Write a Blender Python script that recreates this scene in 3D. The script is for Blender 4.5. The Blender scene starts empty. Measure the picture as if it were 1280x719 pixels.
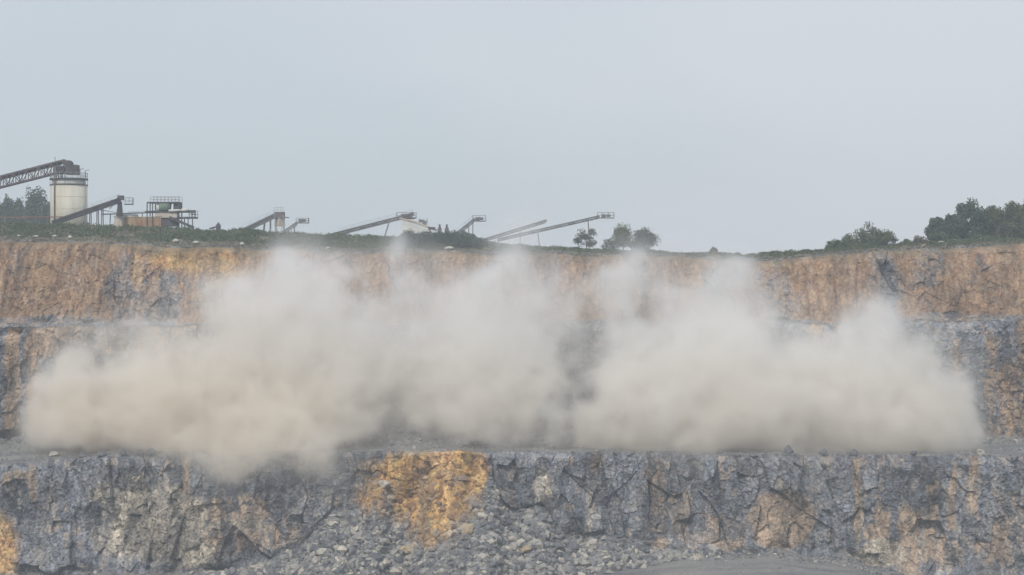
import bpy, math, random
import numpy as np
from mathutils import Vector, Matrix
S = bpy.context.scene
COL = S.collection
R = math.radians
random.seed(7)

# ------------------------------------------------------------------ camera, sky, sun, exposure
F = 2500.0                                   # focal length in photo pixels (1280 wide)
cam = bpy.data.cameras.new('camera')
cam.sensor_width = 36.0
cam.lens = 36.0 * F / 1280.0
cam.clip_start = 0.5
cam.clip_end = 20000
camo = bpy.data.objects.new('camera', cam); COL.objects.link(camo)
camo.location = (0, 0, 0); camo.rotation_euler = (R(90), 0, 0)
S.camera = camo

SUN_EL, SUN_AZ = 40.0, 200.0                  # high sun behind thin cloud, from behind the camera, a little to the left
world = bpy.data.worlds.new('World'); S.world = world
world.use_nodes = True
nt = world.node_tree; nt.nodes.clear()
def wn(t, **k):
    n = nt.nodes.new(t)
    for a, b in k.items(): setattr(n, a, b)
    return n
wout = wn('ShaderNodeOutputWorld'); bg = wn('ShaderNodeBackground')
sky = wn('ShaderNodeTexSky'); sky.sky_type = 'NISHITA'; sky.sun_disc = False
sky.sun_elevation = R(SUN_EL); sky.sun_rotation = R(SUN_AZ)
sky.air_density = 1.0; sky.dust_density = 2.0; sky.ozone_density = 1.0
tc = wn('ShaderNodeTexCoord')
mp = wn('ShaderNodeMapping'); mp.inputs['Scale'].default_value = (1.8, 1.8, 4.5)
mp.inputs['Location'].default_value = (6.427, 8.290, 3.555)
cn = wn('ShaderNodeTexNoise'); cn.inputs['Scale'].default_value = 1.4
cn.inputs['Detail'].default_value = 3.0; cn.inputs['Roughness'].default_value = 0.45
cr = wn('ShaderNodeValToRGB')
cr.color_ramp.elements[0].position = 0.40; cr.color_ramp.elements[0].color = (4.75, 5.25, 5.68, 1)
cr.color_ramp.elements[1].position = 0.62; cr.color_ramp.elements[1].color = (5.55, 5.78, 6.18, 1)
mx = wn('ShaderNodeMix', data_type='RGBA'); mx.inputs[0].default_value = 0.90   # cloud sheet over the clear sky
bg.inputs['Strength'].default_value = 0.09
L = nt.links.new
L(tc.outputs['Generated'], mp.inputs['Vector']); L(mp.outputs[0], cn.inputs['Vector'])
L(cn.outputs[0], cr.inputs[0])
L(sky.outputs[0], mx.inputs[6]); L(cr.outputs[0], mx.inputs[7])
L(mx.outputs[2], bg.inputs['Color']); L(bg.outputs[0], wout.inputs['Surface'])

sun = bpy.data.lights.new('sun', 'SUN'); sun.energy = 1.5; sun.angle = R(11); sun.color = (1.0, 0.95, 0.88)
suno = bpy.data.objects.new('sun', sun); COL.objects.link(suno)
az = R(SUN_AZ)
sd = Vector((math.sin(az) * math.cos(R(SUN_EL)), math.cos(az) * math.cos(R(SUN_EL)), math.sin(R(SUN_EL))))  # towards the sun
suno.rotation_euler = sd.to_track_quat('Z', 'Y').to_euler()
suno.location = sd * 200

S.view_settings.view_transform = 'Standard'; S.view_settings.look = 'None'
S.view_settings.exposure = 0.50; S.view_settings.gamma = 1.0
S.view_settings.use_curve_mapping = False
S.render.engine = 'CYCLES'
cy = S.cycles
cy.max_bounces = 16; cy.diffuse_bounces = 2; cy.glossy_bounces = 1; cy.transmission_bounces = 2
cy.transparent_max_bounces = 8; cy.volume_bounces = 14
cy.volume_step_rate = 1.5; cy.volume_max_steps = 256
cy.use_denoising = True
cy.use_adaptive_sampling = True; cy.adaptive_threshold = 0.02

# ------------------------------------------------------------------ numpy noise
def hsh(*ks):
    h = np.zeros(np.broadcast(*ks).shape, np.uint32) + np.uint32(0x9E3779B9)
    for i, k in enumerate(ks):
        h ^= (np.asarray(k).astype(np.int64) & 0xFFFFFFFF).astype(np.uint32) * np.uint32(0x85EBCA6B + 2 * i * 7919)
        h = (h ^ (h >> np.uint32(15))) * np.uint32(0x2C1B3C6D)
        h = (h ^ (h >> np.uint32(12))) * np.uint32(0x297A2D39)
        h ^= h >> np.uint32(15)
    return h.astype(np.float64) / 4294967295.0
def vnoise(seed, *c):
    i = [np.floor(k) for k in c]; f = [k - j for k, j in zip(c, i)]
    f = [t * t * (3 - 2 * t) for t in f]
    out = 0
    for m in range(2 ** len(c)):
        w = 1.0; idx = []
        for d in range(len(c)):
            b = (m >> d) & 1
            w = w * (f[d] if b else 1 - f[d]); idx.append(i[d] + b)
        out = out + w * hsh(*idx, np.int64(seed))
    return out * 2 - 1
def fbm(seed, octs, gain, *c):
    a, s, t, k = 1.0, 0.0, 0.0, 1.0
    for o in range(octs):
        s = s + a * vnoise(seed + o * 31, *[x * k + o * 7.3 for x in c]); t += a; a *= gain; k *= 2.03
    return s / t
def worley(seed, u, v):
    """nearest jittered cell: (d1, d2, random 1, random 2, random 3, offset u, offset v)"""
    iu, iv = np.floor(u), np.floor(v)
    d1 = np.full(u.shape, 9e9); d2 = d1.copy(); bu = u * 0; bv = u * 0; ou = u * 0; ov = u * 0
    for a in (-1, 0, 1):
        for b in (-1, 0, 1):
            cu, cv = iu + a, iv + b
            pu = cu + 0.1 + 0.8 * hsh(cu, cv, np.int64(seed)); pv = cv + 0.1 + 0.8 * hsh(cu, cv, np.int64(seed + 1))
            d = (pu - u) ** 2 + (pv - v) ** 2
            n = d < d1
            d2 = np.where(n, d1, np.minimum(d2, d))
            d1 = np.where(n, d, d1); bu = np.where(n, cu, bu); bv = np.where(n, cv, bv)
            ou = np.where(n, u - pu, ou); ov = np.where(n, v - pv, ov)
    r = [hsh(bu, bv, np.int64(seed + q)) for q in (5, 6, 7, 8)]
    return np.sqrt(d1), np.sqrt(d2), r, ou, ov
def sstep(a, b, x):
    t = np.clip((x - a) / (b - a), 0, 1); return t * t * (3 - 2 * t)

# ------------------------------------------------------------------ scene helpers
def P(px, py, D):
    """a point of the place from where it is seen in the photograph and its distance"""
    return Vector(((px - 640.0) * D / F, D, (359.5 - py) * D / F))
def tag(o, label=None, cat=None, group=None, kind=None):
    if label: o['label'] = label
    if cat: o['category'] = cat
    if group: o['group'] = group
    if kind: o['kind'] = kind
    return o
def empty(name, loc, label, cat, group=None):
    o = bpy.data.objects.new(name, None); COL.objects.link(o); o.location = loc
    return tag(o, label, cat, group)
def np_mesh(name, V, faces, mat, smooth=False, parent=None, attrs=None):
    """faces: int array (n,3) or (n,4)"""
    V = np.asarray(V, np.float32); faces = np.asarray(faces, np.int32)
    if parent is not None: V = V - np.array(root_loc(parent), np.float32)
    me = bpy.data.meshes.new(name); k = faces.shape[1]; n = len(faces)
    me.vertices.add(len(V)); me.vertices.foreach_set('co', V.ravel())
    me.loops.add(n * k); me.loops.foreach_set('vertex_index', faces.ravel())
    me.polygons.add(n); me.polygons.foreach_set('loop_start', np.arange(0, n * k, k, dtype=np.int32))
    me.polygons.foreach_set('use_smooth', np.full(n, smooth))
    me.update(calc_edges=True)
    for an, arr in (attrs or {}).items():
        a = me.attributes.new(an, 'FLOAT_COLOR', 'POINT')
        c = np.ones((len(V), 4), np.float32); c[:, :arr.shape[1]] = arr
        a.data.foreach_set('color', c.ravel())
    me.materials.append(mat)
    o = bpy.data.objects.new(name, me); COL.objects.link(o)
    if parent is not None: o.parent = parent
    return o
def root_loc(o):
    v = Vector((0, 0, 0))
    while o is not None: v = v + o.location; o = o.parent
    return v

class MB:
    def __init__(s): s.v = []; s.f = []
    def add(s, vs, fs):
        b = len(s.v); s.v += [tuple(x) for x in vs]; s.f += [tuple(b + i for i in f) for f in fs]; return s
    def box(s, c, d):
        x, y, z = c; a, b, e = d[0] / 2, d[1] / 2, d[2] / 2
        return s.add([(x - a, y - b, z - e), (x + a, y - b, z - e), (x + a, y + b, z - e), (x - a, y + b, z - e),
                      (x - a, y - b, z + e), (x + a, y - b, z + e), (x + a, y + b, z + e), (x - a, y + b, z + e)],
                     [(0, 3, 2, 1), (4, 5, 6, 7), (0, 1, 5, 4), (1, 2, 6, 5), (2, 3, 7, 6), (3, 0, 4, 7)])
    def beam(s, a, b, w, h=None):
        a, b = Vector(a), Vector(b); h = h or w; d = (b - a).normalized()
        up = Vector((0, 0, 1)) if abs(d.z) < 0.95 else Vector((1, 0, 0))
        u = d.cross(up).normalized() * w / 2; t = u.cross(d).normalized() * h / 2
        vs = [p + i * u + j * t for p in (a, b) for i, j in ((-1, -1), (1, -1), (1, 1), (-1, 1))]
        return s.add(vs, [(0, 3, 2, 1), (4, 5, 6, 7), (0, 1, 5, 4), (1, 2, 6, 5), (2, 3, 7, 6), (3, 0, 4, 7)])
    def cone(s, a, b, r0, r1, n=16, cap=True):
        a, b = Vector(a), Vector(b); d = (b - a).normalized()
        up = Vector((0, 0, 1)) if abs(d.z) < 0.95 else Vector((0, 1, 0))
        u = d.cross(up).normalized(); t = u.cross(d)
        vs = [p + (u * math.cos(2 * math.pi * i / n) + t * math.sin(2 * math.pi * i / n)) * r for p, r in ((a, r0), (b, r1)) for i in range(n)]
        fs = [(i, (i + 1) % n, n + (i + 1) % n, n + i) for i in range(n)]
        if cap: fs += [tuple(range(n - 1, -1, -1)), tuple(range(n, 2 * n))]
        return s.add(vs, fs)
    def build(s, name, mat, parent=None, smooth=False):
        me = bpy.data.meshes.new(name)
        off = root_loc(parent) if parent is not None else Vector((0, 0, 0))
        me.from_pydata([tuple(Vector(v) - off) for v in s.v], [], s.f)
        me.materials.append(mat); me.update()
        if smooth:
            me.polygons.foreach_set('use_smooth', [len(p.vertices) == 4 for p in me.polygons])
        o = bpy.data.objects.new(name, me); COL.objects.link(o)
        if parent is not None: o.parent = parent
        return o

# ------------------------------------------------------------------ materials
class NT:
    def __init__(s, name):
        s.m = bpy.data.materials.new(name); s.m.use_nodes = True; s.t = s.m.node_tree
        s.b = s.t.nodes['Principled BSDF']; s.b.inputs['Specular IOR Level'].default_value = 0.25
        s.tc = s.t.nodes.new('ShaderNodeTexCoord')
    def n(s, t, **k):
        n = s.t.nodes.new(t)
        for a, b in k.items(): setattr(n, a, b)
        return n
    def l(s, a, b): s.t.links.new(a, b)
    def noise(s, scale, detail=4, rough=0.6, stretch=None):
        n = s.n('ShaderNodeTexNoise'); n.inputs['Scale'].default_value = scale
        n.inputs['Detail'].default_value = detail; n.inputs['Roughness'].default_value = rough
        if stretch:
            mp = s.n('ShaderNodeMapping'); mp.inputs['Scale'].default_value = stretch
            s.l(s.tc.outputs['Object'], mp.inputs['Vector']); s.l(mp.outputs[0], n.inputs['Vector'])
        else: s.l(s.tc.outputs['Object'], n.inputs['Vector'])
        return n.outputs[0]
    def ramp(s, src, *stops):
        r = s.n('ShaderNodeValToRGB'); e = r.color_ramp.elements
        for i, (p, c) in enumerate(stops):
            if i >= 2: e.new(p)
            e[i].position = p
        for i, (p, c) in enumerate(stops): e[i].color = tuple(c) + (1,) if not isinstance(c, float) else (c, c, c, 1)
        s.l(src, r.inputs[0]); return r.outputs[0]
    def mix(s, f, a, b, mode='MIX'):
        m = s.n('ShaderNodeMix', data_type='RGBA'); m.blend_type = mode
        for k, v in ((0, f), (6, a), (7, b)):
            if isinstance(v, (int, float)): m.inputs[k].default_value = v
            elif isinstance(v, tuple): m.inputs[k].default_value = v + (1,)
            else: s.l(v, m.inputs[k])
        return m.outputs[2]
    def math(s, op, a, b=0.0):
        m = s.n('ShaderNodeMath', operation=op)
        for k, v in ((0, a), (1, b)):
            if isinstance(v, (int, float)): m.inputs[k].default_value = v
            else: s.l(v, m.inputs[k])
        return m.outputs[0]
    def attr(s, name):
        a = s.n('ShaderNodeAttribute'); a.attribute_name = name
        sp = s.n('ShaderNodeSeparateColor'); s.l(a.outputs['Color'], sp.inputs[0]); return sp.outputs
    def fin(s, col, rough=0.9, bump=None, dist=0.05, metal=0.0):
        if isinstance(col, tuple): s.b.inputs['Base Color'].default_value = col + (1,)
        else: s.l(col, s.b.inputs['Base Color'])
        s.b.inputs['Roughness'].default_value = rough; s.b.inputs['Metallic'].default_value = metal
        if bump is not None:
            b = s.n('ShaderNodeBump'); b.inputs['Strength'].default_value = 0.8; b.inputs['Distance'].default_value = dist
            s.l(bump, b.inputs['Height']); s.l(b.outputs[0], s.b.inputs['Normal'])
        return s.m

def rock_material():
    m = NT('quarry_rock')
    k1 = m.attr('mask')      # red tan clay, green orange clay, blue pale faces
    k2 = m.attr('cover')     # red gravel and fines, green dry grass and soil, blue block tone
    fine = m.noise(2.2, 6, 0.7); mid = m.noise(0.45, 5, 0.6); streak = m.noise(0.9, 5, 0.65, (1.0, 1.0, 0.22))
    blue = m.ramp(mid, (0.30, (0.128, 0.141, 0.168)), (0.52, (0.198, 0.205, 0.224)), (0.72, (0.275, 0.262, 0.238)))
    fleck = m.noise(1.5, 5, 0.75, (1.0, 1.0, 0.7)); tanfl = m.ramp(fleck, (0.56, 0.0), (0.66, 0.75)); blk = m.ramp(m.noise(2.9, 5, 0.75), (0.34, 1.0), (0.43, 0.0))
    blue = m.mix(tanfl, blue, (0.30, 0.235, 0.165))
    sp = m.ramp(fine, (0.36, 0.50), (0.50, 1.0), (0.64, 1.75))
    tan = m.ramp(streak, (0.30, (0.185, 0.112, 0.070)), (0.50, (0.285, 0.182, 0.112)), (0.72, (0.395, 0.280, 0.178)))
    orange = m.ramp(mid, (0.30, (0.27, 0.145, 0.070)), (0.48, (0.50, 0.30, 0.115)), (0.66, (0.60, 0.43, 0.19)))
    pale = m.ramp(streak, (0.30, (0.29, 0.255, 0.21)), (0.70, (0.48, 0.425, 0.345)))
    grav = m.mix(0.5, m.ramp(fine, (0.32, (0.12, 0.12, 0.125)), (0.50, (0.20, 0.195, 0.190)), (0.70, (0.32, 0.30, 0.27))), m.ramp(m.noise(0.16, 4, 0.6, (0.35, 1.6, 1.0)), (0.38, (0.15, 0.155, 0.17)), (0.62, (0.36, 0.34, 0.315))))
    soil = m.ramp(mid, (0.32, (0.085, 0.105, 0.055)), (0.52, (0.135, 0.125, 0.080)), (0.72, (0.24, 0.185, 0.125)))
    c = m.mix(k1[0], blue, tan); c = m.mix(k1[2], c, pale); c = m.mix(k1[1], c, orange)
    tone = m.math('ADD', m.math('MULTIPLY', k2[2], 1.5), 0.25)
    tc = m.n('ShaderNodeCombineColor')
    for i in range(3): m.l(tone, tc.inputs[i])
    c = m.mix(1.0, c, tc.outputs[0], 'MULTIPLY'); c = m.mix(m.math('SUBTRACT', 0.85, m.math('MULTIPLY', k1[0], 0.35)), c, sp, 'MULTIPLY'); c = m.mix(m.math('MULTIPLY', blk, 0.32), c, (0.045, 0.048, 0.058))
    c = m.mix(k2[0], c, grav); c = m.mix(k2[1], c, soil)
    return m.fin(c, 0.95, m.noise(3.5, 6, 0.7), 0.18)
M = {'rock': rock_material()}
def simple(name, lo, hi, scale=1.5, rough=0.8, metal=0.0, stretch=None, bump=0.0):
    m = NT(name); n = m.noise(scale, 5, 0.65, stretch)
    return m.fin(m.ramp(n, (0.32, lo), (0.68, hi)), rough, n if bump else None, bump or 0.05, metal)
M['steel'] = simple('weathered_dark_steel', (0.045, 0.050, 0.060), (0.11, 0.105, 0.105), 0.8)
M['brownsteel'] = simple('weathered_brown_steel', (0.075, 0.062, 0.066), (0.17, 0.14, 0.14), 0.8)
M['palesteel'] = simple('hazed_grey_steel', (0.13, 0.135, 0.145), (0.24, 0.235, 0.235), 0.8)  # lighter steel for the farther conveyors, distance haze mixed into its colour
M['galv'] = simple('dull_galvanised_steel', (0.20, 0.21, 0.22), (0.34, 0.35, 0.35), 0.8)
M['belt'] = simple('rubber_belt', (0.028, 0.028, 0.030), (0.06, 0.058, 0.055), 2.0)
M['silo'] = simple('weathered_cream_silo_paint', (0.50, 0.46, 0.36), (0.64, 0.62, 0.54), 0.55, 0.7, 0, (1, 1, 0.12))
M['white'] = simple('weathered_white_paint', (0.52, 0.52, 0.48), (0.70, 0.70, 0.66), 1.0)
M['rust'] = simple('rusty_tan_plate', (0.30, 0.16, 0.095), (0.50, 0.39, 0.24), 0.35, 0.85)
M['tanpaint'] = simple('dusty_tan_plate', (0.40, 0.34, 0.26), (0.58, 0.53, 0.45), 0.6, 0.85)
M['redpipe'] = simple('rusty_red_pipe', (0.20, 0.085, 0.06), (0.32, 0.17, 0.12), 1.5)
M['green'] = simple('faded_green_paint', (0.10, 0.16, 0.12), (0.20, 0.26, 0.20), 1.2)
M['stone'] = simple('pale_limestone', (0.34, 0.31, 0.26), (0.60, 0.57, 0.50), 1.6, 0.95, 0, None, 0.15)
M['tanstone'] = simple('tan_limestone', (0.34, 0.26, 0.17), (0.50, 0.41, 0.28), 1.6, 0.95, 0, None, 0.15)
M['greystone'] = simple('blue_grey_limestone', (0.10, 0.105, 0.12), (0.22, 0.22, 0.225), 1.6, 0.95, 0, None, 0.15)
M['bark'] = simple('bark', (0.06, 0.05, 0.04), (0.13, 0.11, 0.09), 3.0, 0.95)
def rubble_mat():
    m = NT('rubble_stone'); k = m.attr('mask'); f = m.noise(2.5, 4, 0.6)
    g = m.ramp(k[0], (0.0, (0.10, 0.105, 0.12)), (0.35, (0.22, 0.22, 0.222)), (0.65, (0.37, 0.345, 0.31)), (1.0, (0.58, 0.52, 0.43)))
    o = m.ramp(k[0], (0.0, (0.22, 0.12, 0.06)), (1.0, (0.50, 0.33, 0.16)))
    c = m.mix(k[1], g, o); c = m.mix(0.8, c, m.ramp(f, (0.35, 0.75), (0.65, 1.25)), 'MULTIPLY')
    return m.fin(c, 0.95)
M['rubble'] = rubble_mat()
def leaf_mat(name, dark, light):
    m = NT(name); k = m.attr('mask')
    c = m.ramp(k[0], (0.0, dark), (1.0, light))
    m.fin(c, 0.85)
    return m.m
M['leaf_dark'] = leaf_mat('dark_foliage', (0.044, 0.070, 0.052), (0.100, 0.135, 0.085))
M['leaf_bush'] = leaf_mat('dark_bush_foliage', (0.040, 0.064, 0.050), (0.085, 0.120, 0.080))
M['leaf_olive'] = leaf_mat('olive_foliage', (0.068, 0.088, 0.046), (0.150, 0.172, 0.090))
M['leaf_green'] = leaf_mat('green_foliage', (0.052, 0.085, 0.042), (0.125, 0.165, 0.082))
M['leaf_grey'] = leaf_mat('grey_green_foliage', (0.065, 0.075, 0.058), (0.140, 0.150, 0.110))
M['leaf_brown'] = leaf_mat('dry_brown_foliage', (0.090, 0.070, 0.048), (0.190, 0.150, 0.100))

# ------------------------------------------------------------------ quarry terrain
def knots(kx, ky):
    """height in photo rows at photo columns, given at distance D, as a function of world x"""
    def f(x, D): return (359.5 - np.interp(x * F / D + 640, kx, ky)) * D / F
    return f
rimf = knots([-200, 0, 90, 170, 250, 350, 450, 600, 720, 840, 930, 1000, 1050, 1100, 1150, 1200, 1280, 1500],
             [299, 299, 303, 305, 309, 312, 314, 316, 319, 322, 326, 322, 319, 316, 311, 308, 305, 304])
bermf = knots([-200, 0, 100, 200, 260, 330, 400, 500, 600, 620, 700, 840, 930, 1000, 1050, 1150, 1280, 1500],
              [279, 280, 281, 284, 289, 289.5, 293, 297, 301, 304, 312, 319.5, 319, 316, 312, 303, 299, 298])
crest2f = knots([-200, 0, 200, 640, 1000, 1280, 1500], [411, 410, 407, 405, 405, 400, 398])
crest1f = knots([-200, 0, 60, 150, 230, 640, 1280, 1500], [585, 582, 577, 570, 568, 566, 569, 570])
bench1f = knots([-200, 0, 640, 1280, 1500], [556, 556, 555.5, 556, 556])
floorf = knots([-200, 0, 250, 380, 720, 800, 850, 960, 1060, 1090, 1280, 1500],
               [738, 736, 728, 716, 714, 708, 699, 696, 706, 722, 732, 735])
talusf = knots([-200, 300, 340, 380, 420, 455, 490, 560, 600, 650, 700, 760, 810, 850, 1500],
               [760, 760, 716, 688, 652, 632, 622, 618, 630, 652, 668, 696, 712, 760, 760])
muckf = knots([-200, 420, 480, 520, 600, 680, 740, 800, 850, 1500], [556, 553, 520, 500, 512, 505, 520, 546, 556, 556])

xf = np.arange(-92, 92.01, 0.15)
ext = np.concatenate([92 + 0.35 * np.arange(1, 72), 116.85 * (400 / 116.85) ** (np.arange(1, 31) / 30.0)])
X1 = np.concatenate([-ext[::-1], xf, ext]); NX = len(X1)
wob = lambda s, sc, a: a * fbm(s, 3, 0.5, X1 / sc, X1 * 0)
rim_z = rimf(X1, 330) + wob(1, 6, 0.55); berm_z = bermf(X1, 341) + wob(2, 5, 0.35)
c2z = crest2f(X1, 319) + wob(3, 5, 0.45); c1z = crest1f(X1, 300) + wob(4, 4, 0.4)
b1z = bench1f(X1, 316) + wob(5, 9, 0.3); fz = floorf(X1, 296)
hump = lambda c, w, a: a * np.exp(-((X1 - c) / w) ** 2)
yw1 = wob(6, 22, 3.4) + hump(-25, 9, 2.2); yw2 = wob(7, 20, 2.6); yw3 = wob(8, 18, 2.2)
y_c1 = 300 + yw1; y_toe1 = 296.5 + yw1
y_b1 = 316 + yw2; y_c2 = 319 + yw2; y_b2 = 322.8 + yw2 * 0.4 + yw3 * 0.6; y_rim = 330 + yw3
tal_h = np.clip(talusf(X1, 292) - fz, 0, None); tal_h = tal_h * (1 + wob(12, 4, 0.45)) + 1.2 + wob(9, 5, 1.8)
tal_h = np.clip(tal_h, 0.5, None); tal_h = np.minimum(tal_h, (c1z - fz) - 0.6)
muk_h = np.clip(muckf(X1, 310) - b1z, 0, None) + 0.7 + wob(10, 4, 0.6); muk_h = np.clip(muk_h, 0.3, None)
up_h = np.clip(0.45 + wob(11, 3, 0.9), 0.1, None)
def lerp(a, b, t): return a + (b - a) * t
t1 = tal_h / (c1z - fz)
K = [(np.full(NX, 250.0), np.full(NX, -44.0)),
     (y_toe1 - 1.35 * tal_h, fz),
     (lerp(y_toe1, y_c1, t1), fz + tal_h),
     (y_c1, c1z),
     (y_b1 - 1.35 * muk_h, b1z),
     (lerp(y_b1, y_c2, muk_h / (c2z - b1z)), b1z + muk_h),
     (y_c2, c2z),
     (y_b2 - 1.3 * up_h, c2z + 0.1),
     (lerp(y_b2, y_rim, up_h / (rim_z - c2z)), c2z + up_h),
     (y_rim, rim_z),
     (y_rim + 3.0, rim_z + 0.35),
     (np.full(NX, 341.5), berm_z),
     (np.full(NX, 347.0), rim_z + 0.2),
     (np.full(NX, 880.0), rim_z * 0 + 7.5)]
rows = [26, 80, 110, 34, 60, 120, 16, 14, 100, 18, 34, 16, 24]
Y, Z, SEG, T = [], [], [], []
for i, n in enumerate(rows):
    (ya, za), (yb, zb) = K[i], K[i + 1]
    for j in range(n + (1 if i == len(rows) - 1 else 0)):
        t = j / n
        if i == 0: t = t ** 0.8
        if i == 12: t = t ** 2.5
        Y.append(lerp(ya, yb, t)); Z.append(lerp(za, zb, t)); SEG.append(i); T.append(t)
Y, Z = np.array(Y), np.array(Z); SEG = np.array(SEG); T = np.array(T); NY = len(Y)
XX = np.broadcast_to(X1, Y.shape).copy()
FACE = {2: 0, 5: 1, 8: 2}                     # the three blasted faces
kf = np.zeros(NY)                             # how far a row is on a solid face
for s in FACE:
    r = SEG == s; kf[r] = sstep(0, 0.10, T[r]) * (1 - 0.75 * sstep(0.93, 1.0, T[r]))
KF = kf[:, None] * np.ones(NX)
edge = np.clip((240 - np.abs(XX)) / 150, 0.15, 1)
print('grid', NY, NX, NY * NX)
# blocky joints: a hanging of cells that each stand out by their own amount and are each tilted their own way
def blocks(seed, su, sv, off, tilt, crack, skew=0.0):
    u = (XX + skew * Z) / su + 0.35 * fbm(seed + 50, 2, 0.5, XX / (su * 1.5), Z / (sv * 1.5))
    v = (Z + 0.06 * XX) / sv + SEG[:, None] * 13.7 + 0.3 * fbm(seed + 60, 2, 0.5, XX / (su * 1.5), Z / (sv * 1.5))
    d1, d2, r, ou, ov = worley(seed, u, v)
    d = off * (r[0] - 0.5) * 2 + tilt * ((r[1] - 0.5) * ou * su + (r[2] - 0.45) * ov * sv) * 2
    d -= crack * (1 - sstep(0.0, 0.09, d2 - d1))
    return d, r[3]
b1, t1_ = blocks(100, 5.6, 8.5, 0.80, 0.30, 0.0, 0.10)
b2, t2_ = blocks(200, 2.4, 3.2, 0.34, 0.34, 0.03, -0.08)
b3, t3_ = blocks(300, 0.85, 1.15, 0.11, 0.42, 0.0, 0.1)
b4, t4_ = blocks(400, 0.40, 0.42, 0.07, 0.5, 0.0)
big = 1.3 * fbm(20, 3, 0.5, XX / 11, Z / 26 + SEG[:, None] * 5)
rough = fbm(21, 4, 0.6, XX / 1.2, Z / 1.6, Y / 1.5)
# earthy parts are smoother, with gullies
PXc, PYc = XX * F / 315 + 640, 359.5 - Z * F / np.clip(Y, 200, 345)   # only used to say where bands of clay lie across the faces
w1 = fbm(30, 4, 0.55, XX / 7, Z / 9) ; w2 = fbm(31, 4, 0.55, XX / 2.2, Z / 5)
w3 = fbm(33, 3, 0.6, XX / 1.0, Z / 6.0 + SEG[:, None] * 3)
def ell(cx, cy, rx, ry, soft=0.5, warp=0.45, seed=0):
    """a patch of ground on a face, centre and radii given as photo columns and rows"""
    d = np.sqrt(((PX - cx) / rx) ** 2 + ((PY - cy) / ry) ** 2) + warp * w1 + warp * 0.6 * w2
    return 1 - sstep(1 - soft / 2, 1 + soft / 2, d)
PX = XX * F / np.clip(Y, 200, 400) + 640; PY = PYc
seg = SEG[:, None]
on0, on1, on2 = [(SEG == s)[:, None] * 1.0 for s in (2, 5, 8)]
ta, mu = (SEG == 1)[:, None] * 1.0, (SEG == 4)[:, None] * 1.0
# upper face: brown clay and weathered rock with grey ribs
grey_up = np.maximum.reduce([ell(172, 360, 34, 52), ell(205, 375, 22, 40), ell(1105, 355, 20, 48), ell(975, 375, 28, 30) * 0.9, ell(1160, 330, 15, 25) * .8,
                             ell(60, 402, 60, 8), ell(1200, 400, 120, 9), ell(890, 370, 20, 40) * .6])
tan_up = np.clip(1 - 0.62 * grey_up, 0, 1) * (0.92 + 0.08 * w2)
tan_up *= 1 - 0.25 * sstep(0.30, 0.55, -(w2 + 0.5 * w1))
# middle face: blue grey with tan columns running down
def colm(c, w, top, bot, s=0.5):
    d = np.abs(PX - c + 5 * w1 + 3 * w2) / w
    return (1 - sstep(0.6, 1.25, d)) * sstep(top - 12, top + 6, PY + 10 * w2) * (1 - sstep(bot - 12, bot + 12, PY + 10 * w2))
tan_mid = np.maximum.reduce([colm(16, 11, 400, 545), colm(42, 9, 405, 560), colm(70, 26, 402, 445), colm(125, 40, 402, 440) * .8, colm(200, 40, 404, 450) * .7,
                             colm(1238, 8, 420, 560), colm(1262, 12, 455, 580) * .8, colm(1195, 6, 430, 480) * .6, colm(1020, 10, 400, 455), colm(1275, 9, 405, 580) * .7,
                             colm(560, 30, 405, 450) * .4, colm(1225, 16, 520, 548) * .9])
tan_mid = np.maximum(tan_mid * np.where(PX > 900, .75, 1), sstep(0.38, 0.70, w3 + 0.35 * w1) * 0.35)
# lower face
tan_low = np.maximum.reduce([ell(300, 640, 45, 22) * .7, ell(310, 668, 60, 22) * .8, ell(978, 650, 42, 38, .25, .18), colm(1072, 7, 575, 680), colm(1190, 5, 585, 660),
                             colm(1215, 6, 570, 640) * .8, colm(1165, 8, 600, 700) * .8, colm(1105, 10, 640, 700) * .6, colm(820, 14, 580, 720) * .5, colm(1140, 14, 640, 720) * .8,
                             colm(745, 8, 568, 590), ell(1195, 690, 50, 18) * .4, ell(1260, 655, 20, 50) * .4, ell(842, 640, 22, 30) * .6, colm(40, 5, 590, 630) * .8, ell(20, 600, 20, 12) * .5,
                             ell(890, 668, 40, 22) * .45, ell(1095, 668, 18, 14) * .9, colm(232, 6, 575, 640)])
tan_low = np.maximum(tan_low, sstep(0.40, 0.70, w3 + 0.35 * w1) * 0.35 * sstep(1080, 1180, PX)) * 0.9
pale_low = np.maximum.reduce([ell(200, 655, 62, 45, .3, .25) * .85, ell(160, 615, 40, 22) * .5, ell(140, 665, 22, 30, .3) * .7, ell(235, 690, 40, 20, .3) * .8, ell(1100, 692, 32, 19, .25, .12) * 1.3, ell(677, 605, 12, 24) * .8,
                              ell(736, 640, 5, 40) * .5, ell(300, 658, 42, 10, .2, .2) * .7])
slump = np.maximum.reduce([ell(525, 590, 74, 30, .5, .35), ell(582, 588, 28, 32, .5, .3), ell(540, 622, 60, 34, .6, .4), ell(540, 655, 28, 30, .8, .6) * .85, ell(478, 622, 34, 26, .8, .5) * .75])
or_low = np.maximum(slump, ell(5, 690, 16, 42))
or_up = 0.8 * np.maximum.reduce([ell(245, 325, 62, 15, .6) * .75, ell(172, 335, 8, 28) * .5, ell(275, 342, 30, 14, .7) * .6, ell(50, 350, 14, 30) * .2])
tan = on2 * tan_up + on1 * tan_mid + on0 * tan_low + ta * (0.10 + 0.3 * slump) + mu * 0.25
slump = np.clip(slump + 0.9 * slump * (1 - slump) * fbm(44, 4, 0.65, XX / 1.1, Z / 2.4) * 4, 0, 1) * (0.75 + 0.25 * sstep(-0.3, 0.3, w2))
or_low = np.maximum(slump, np.clip(ell(5, 690, 16, 42, .9, .5), 0, 1) * .8)
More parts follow.
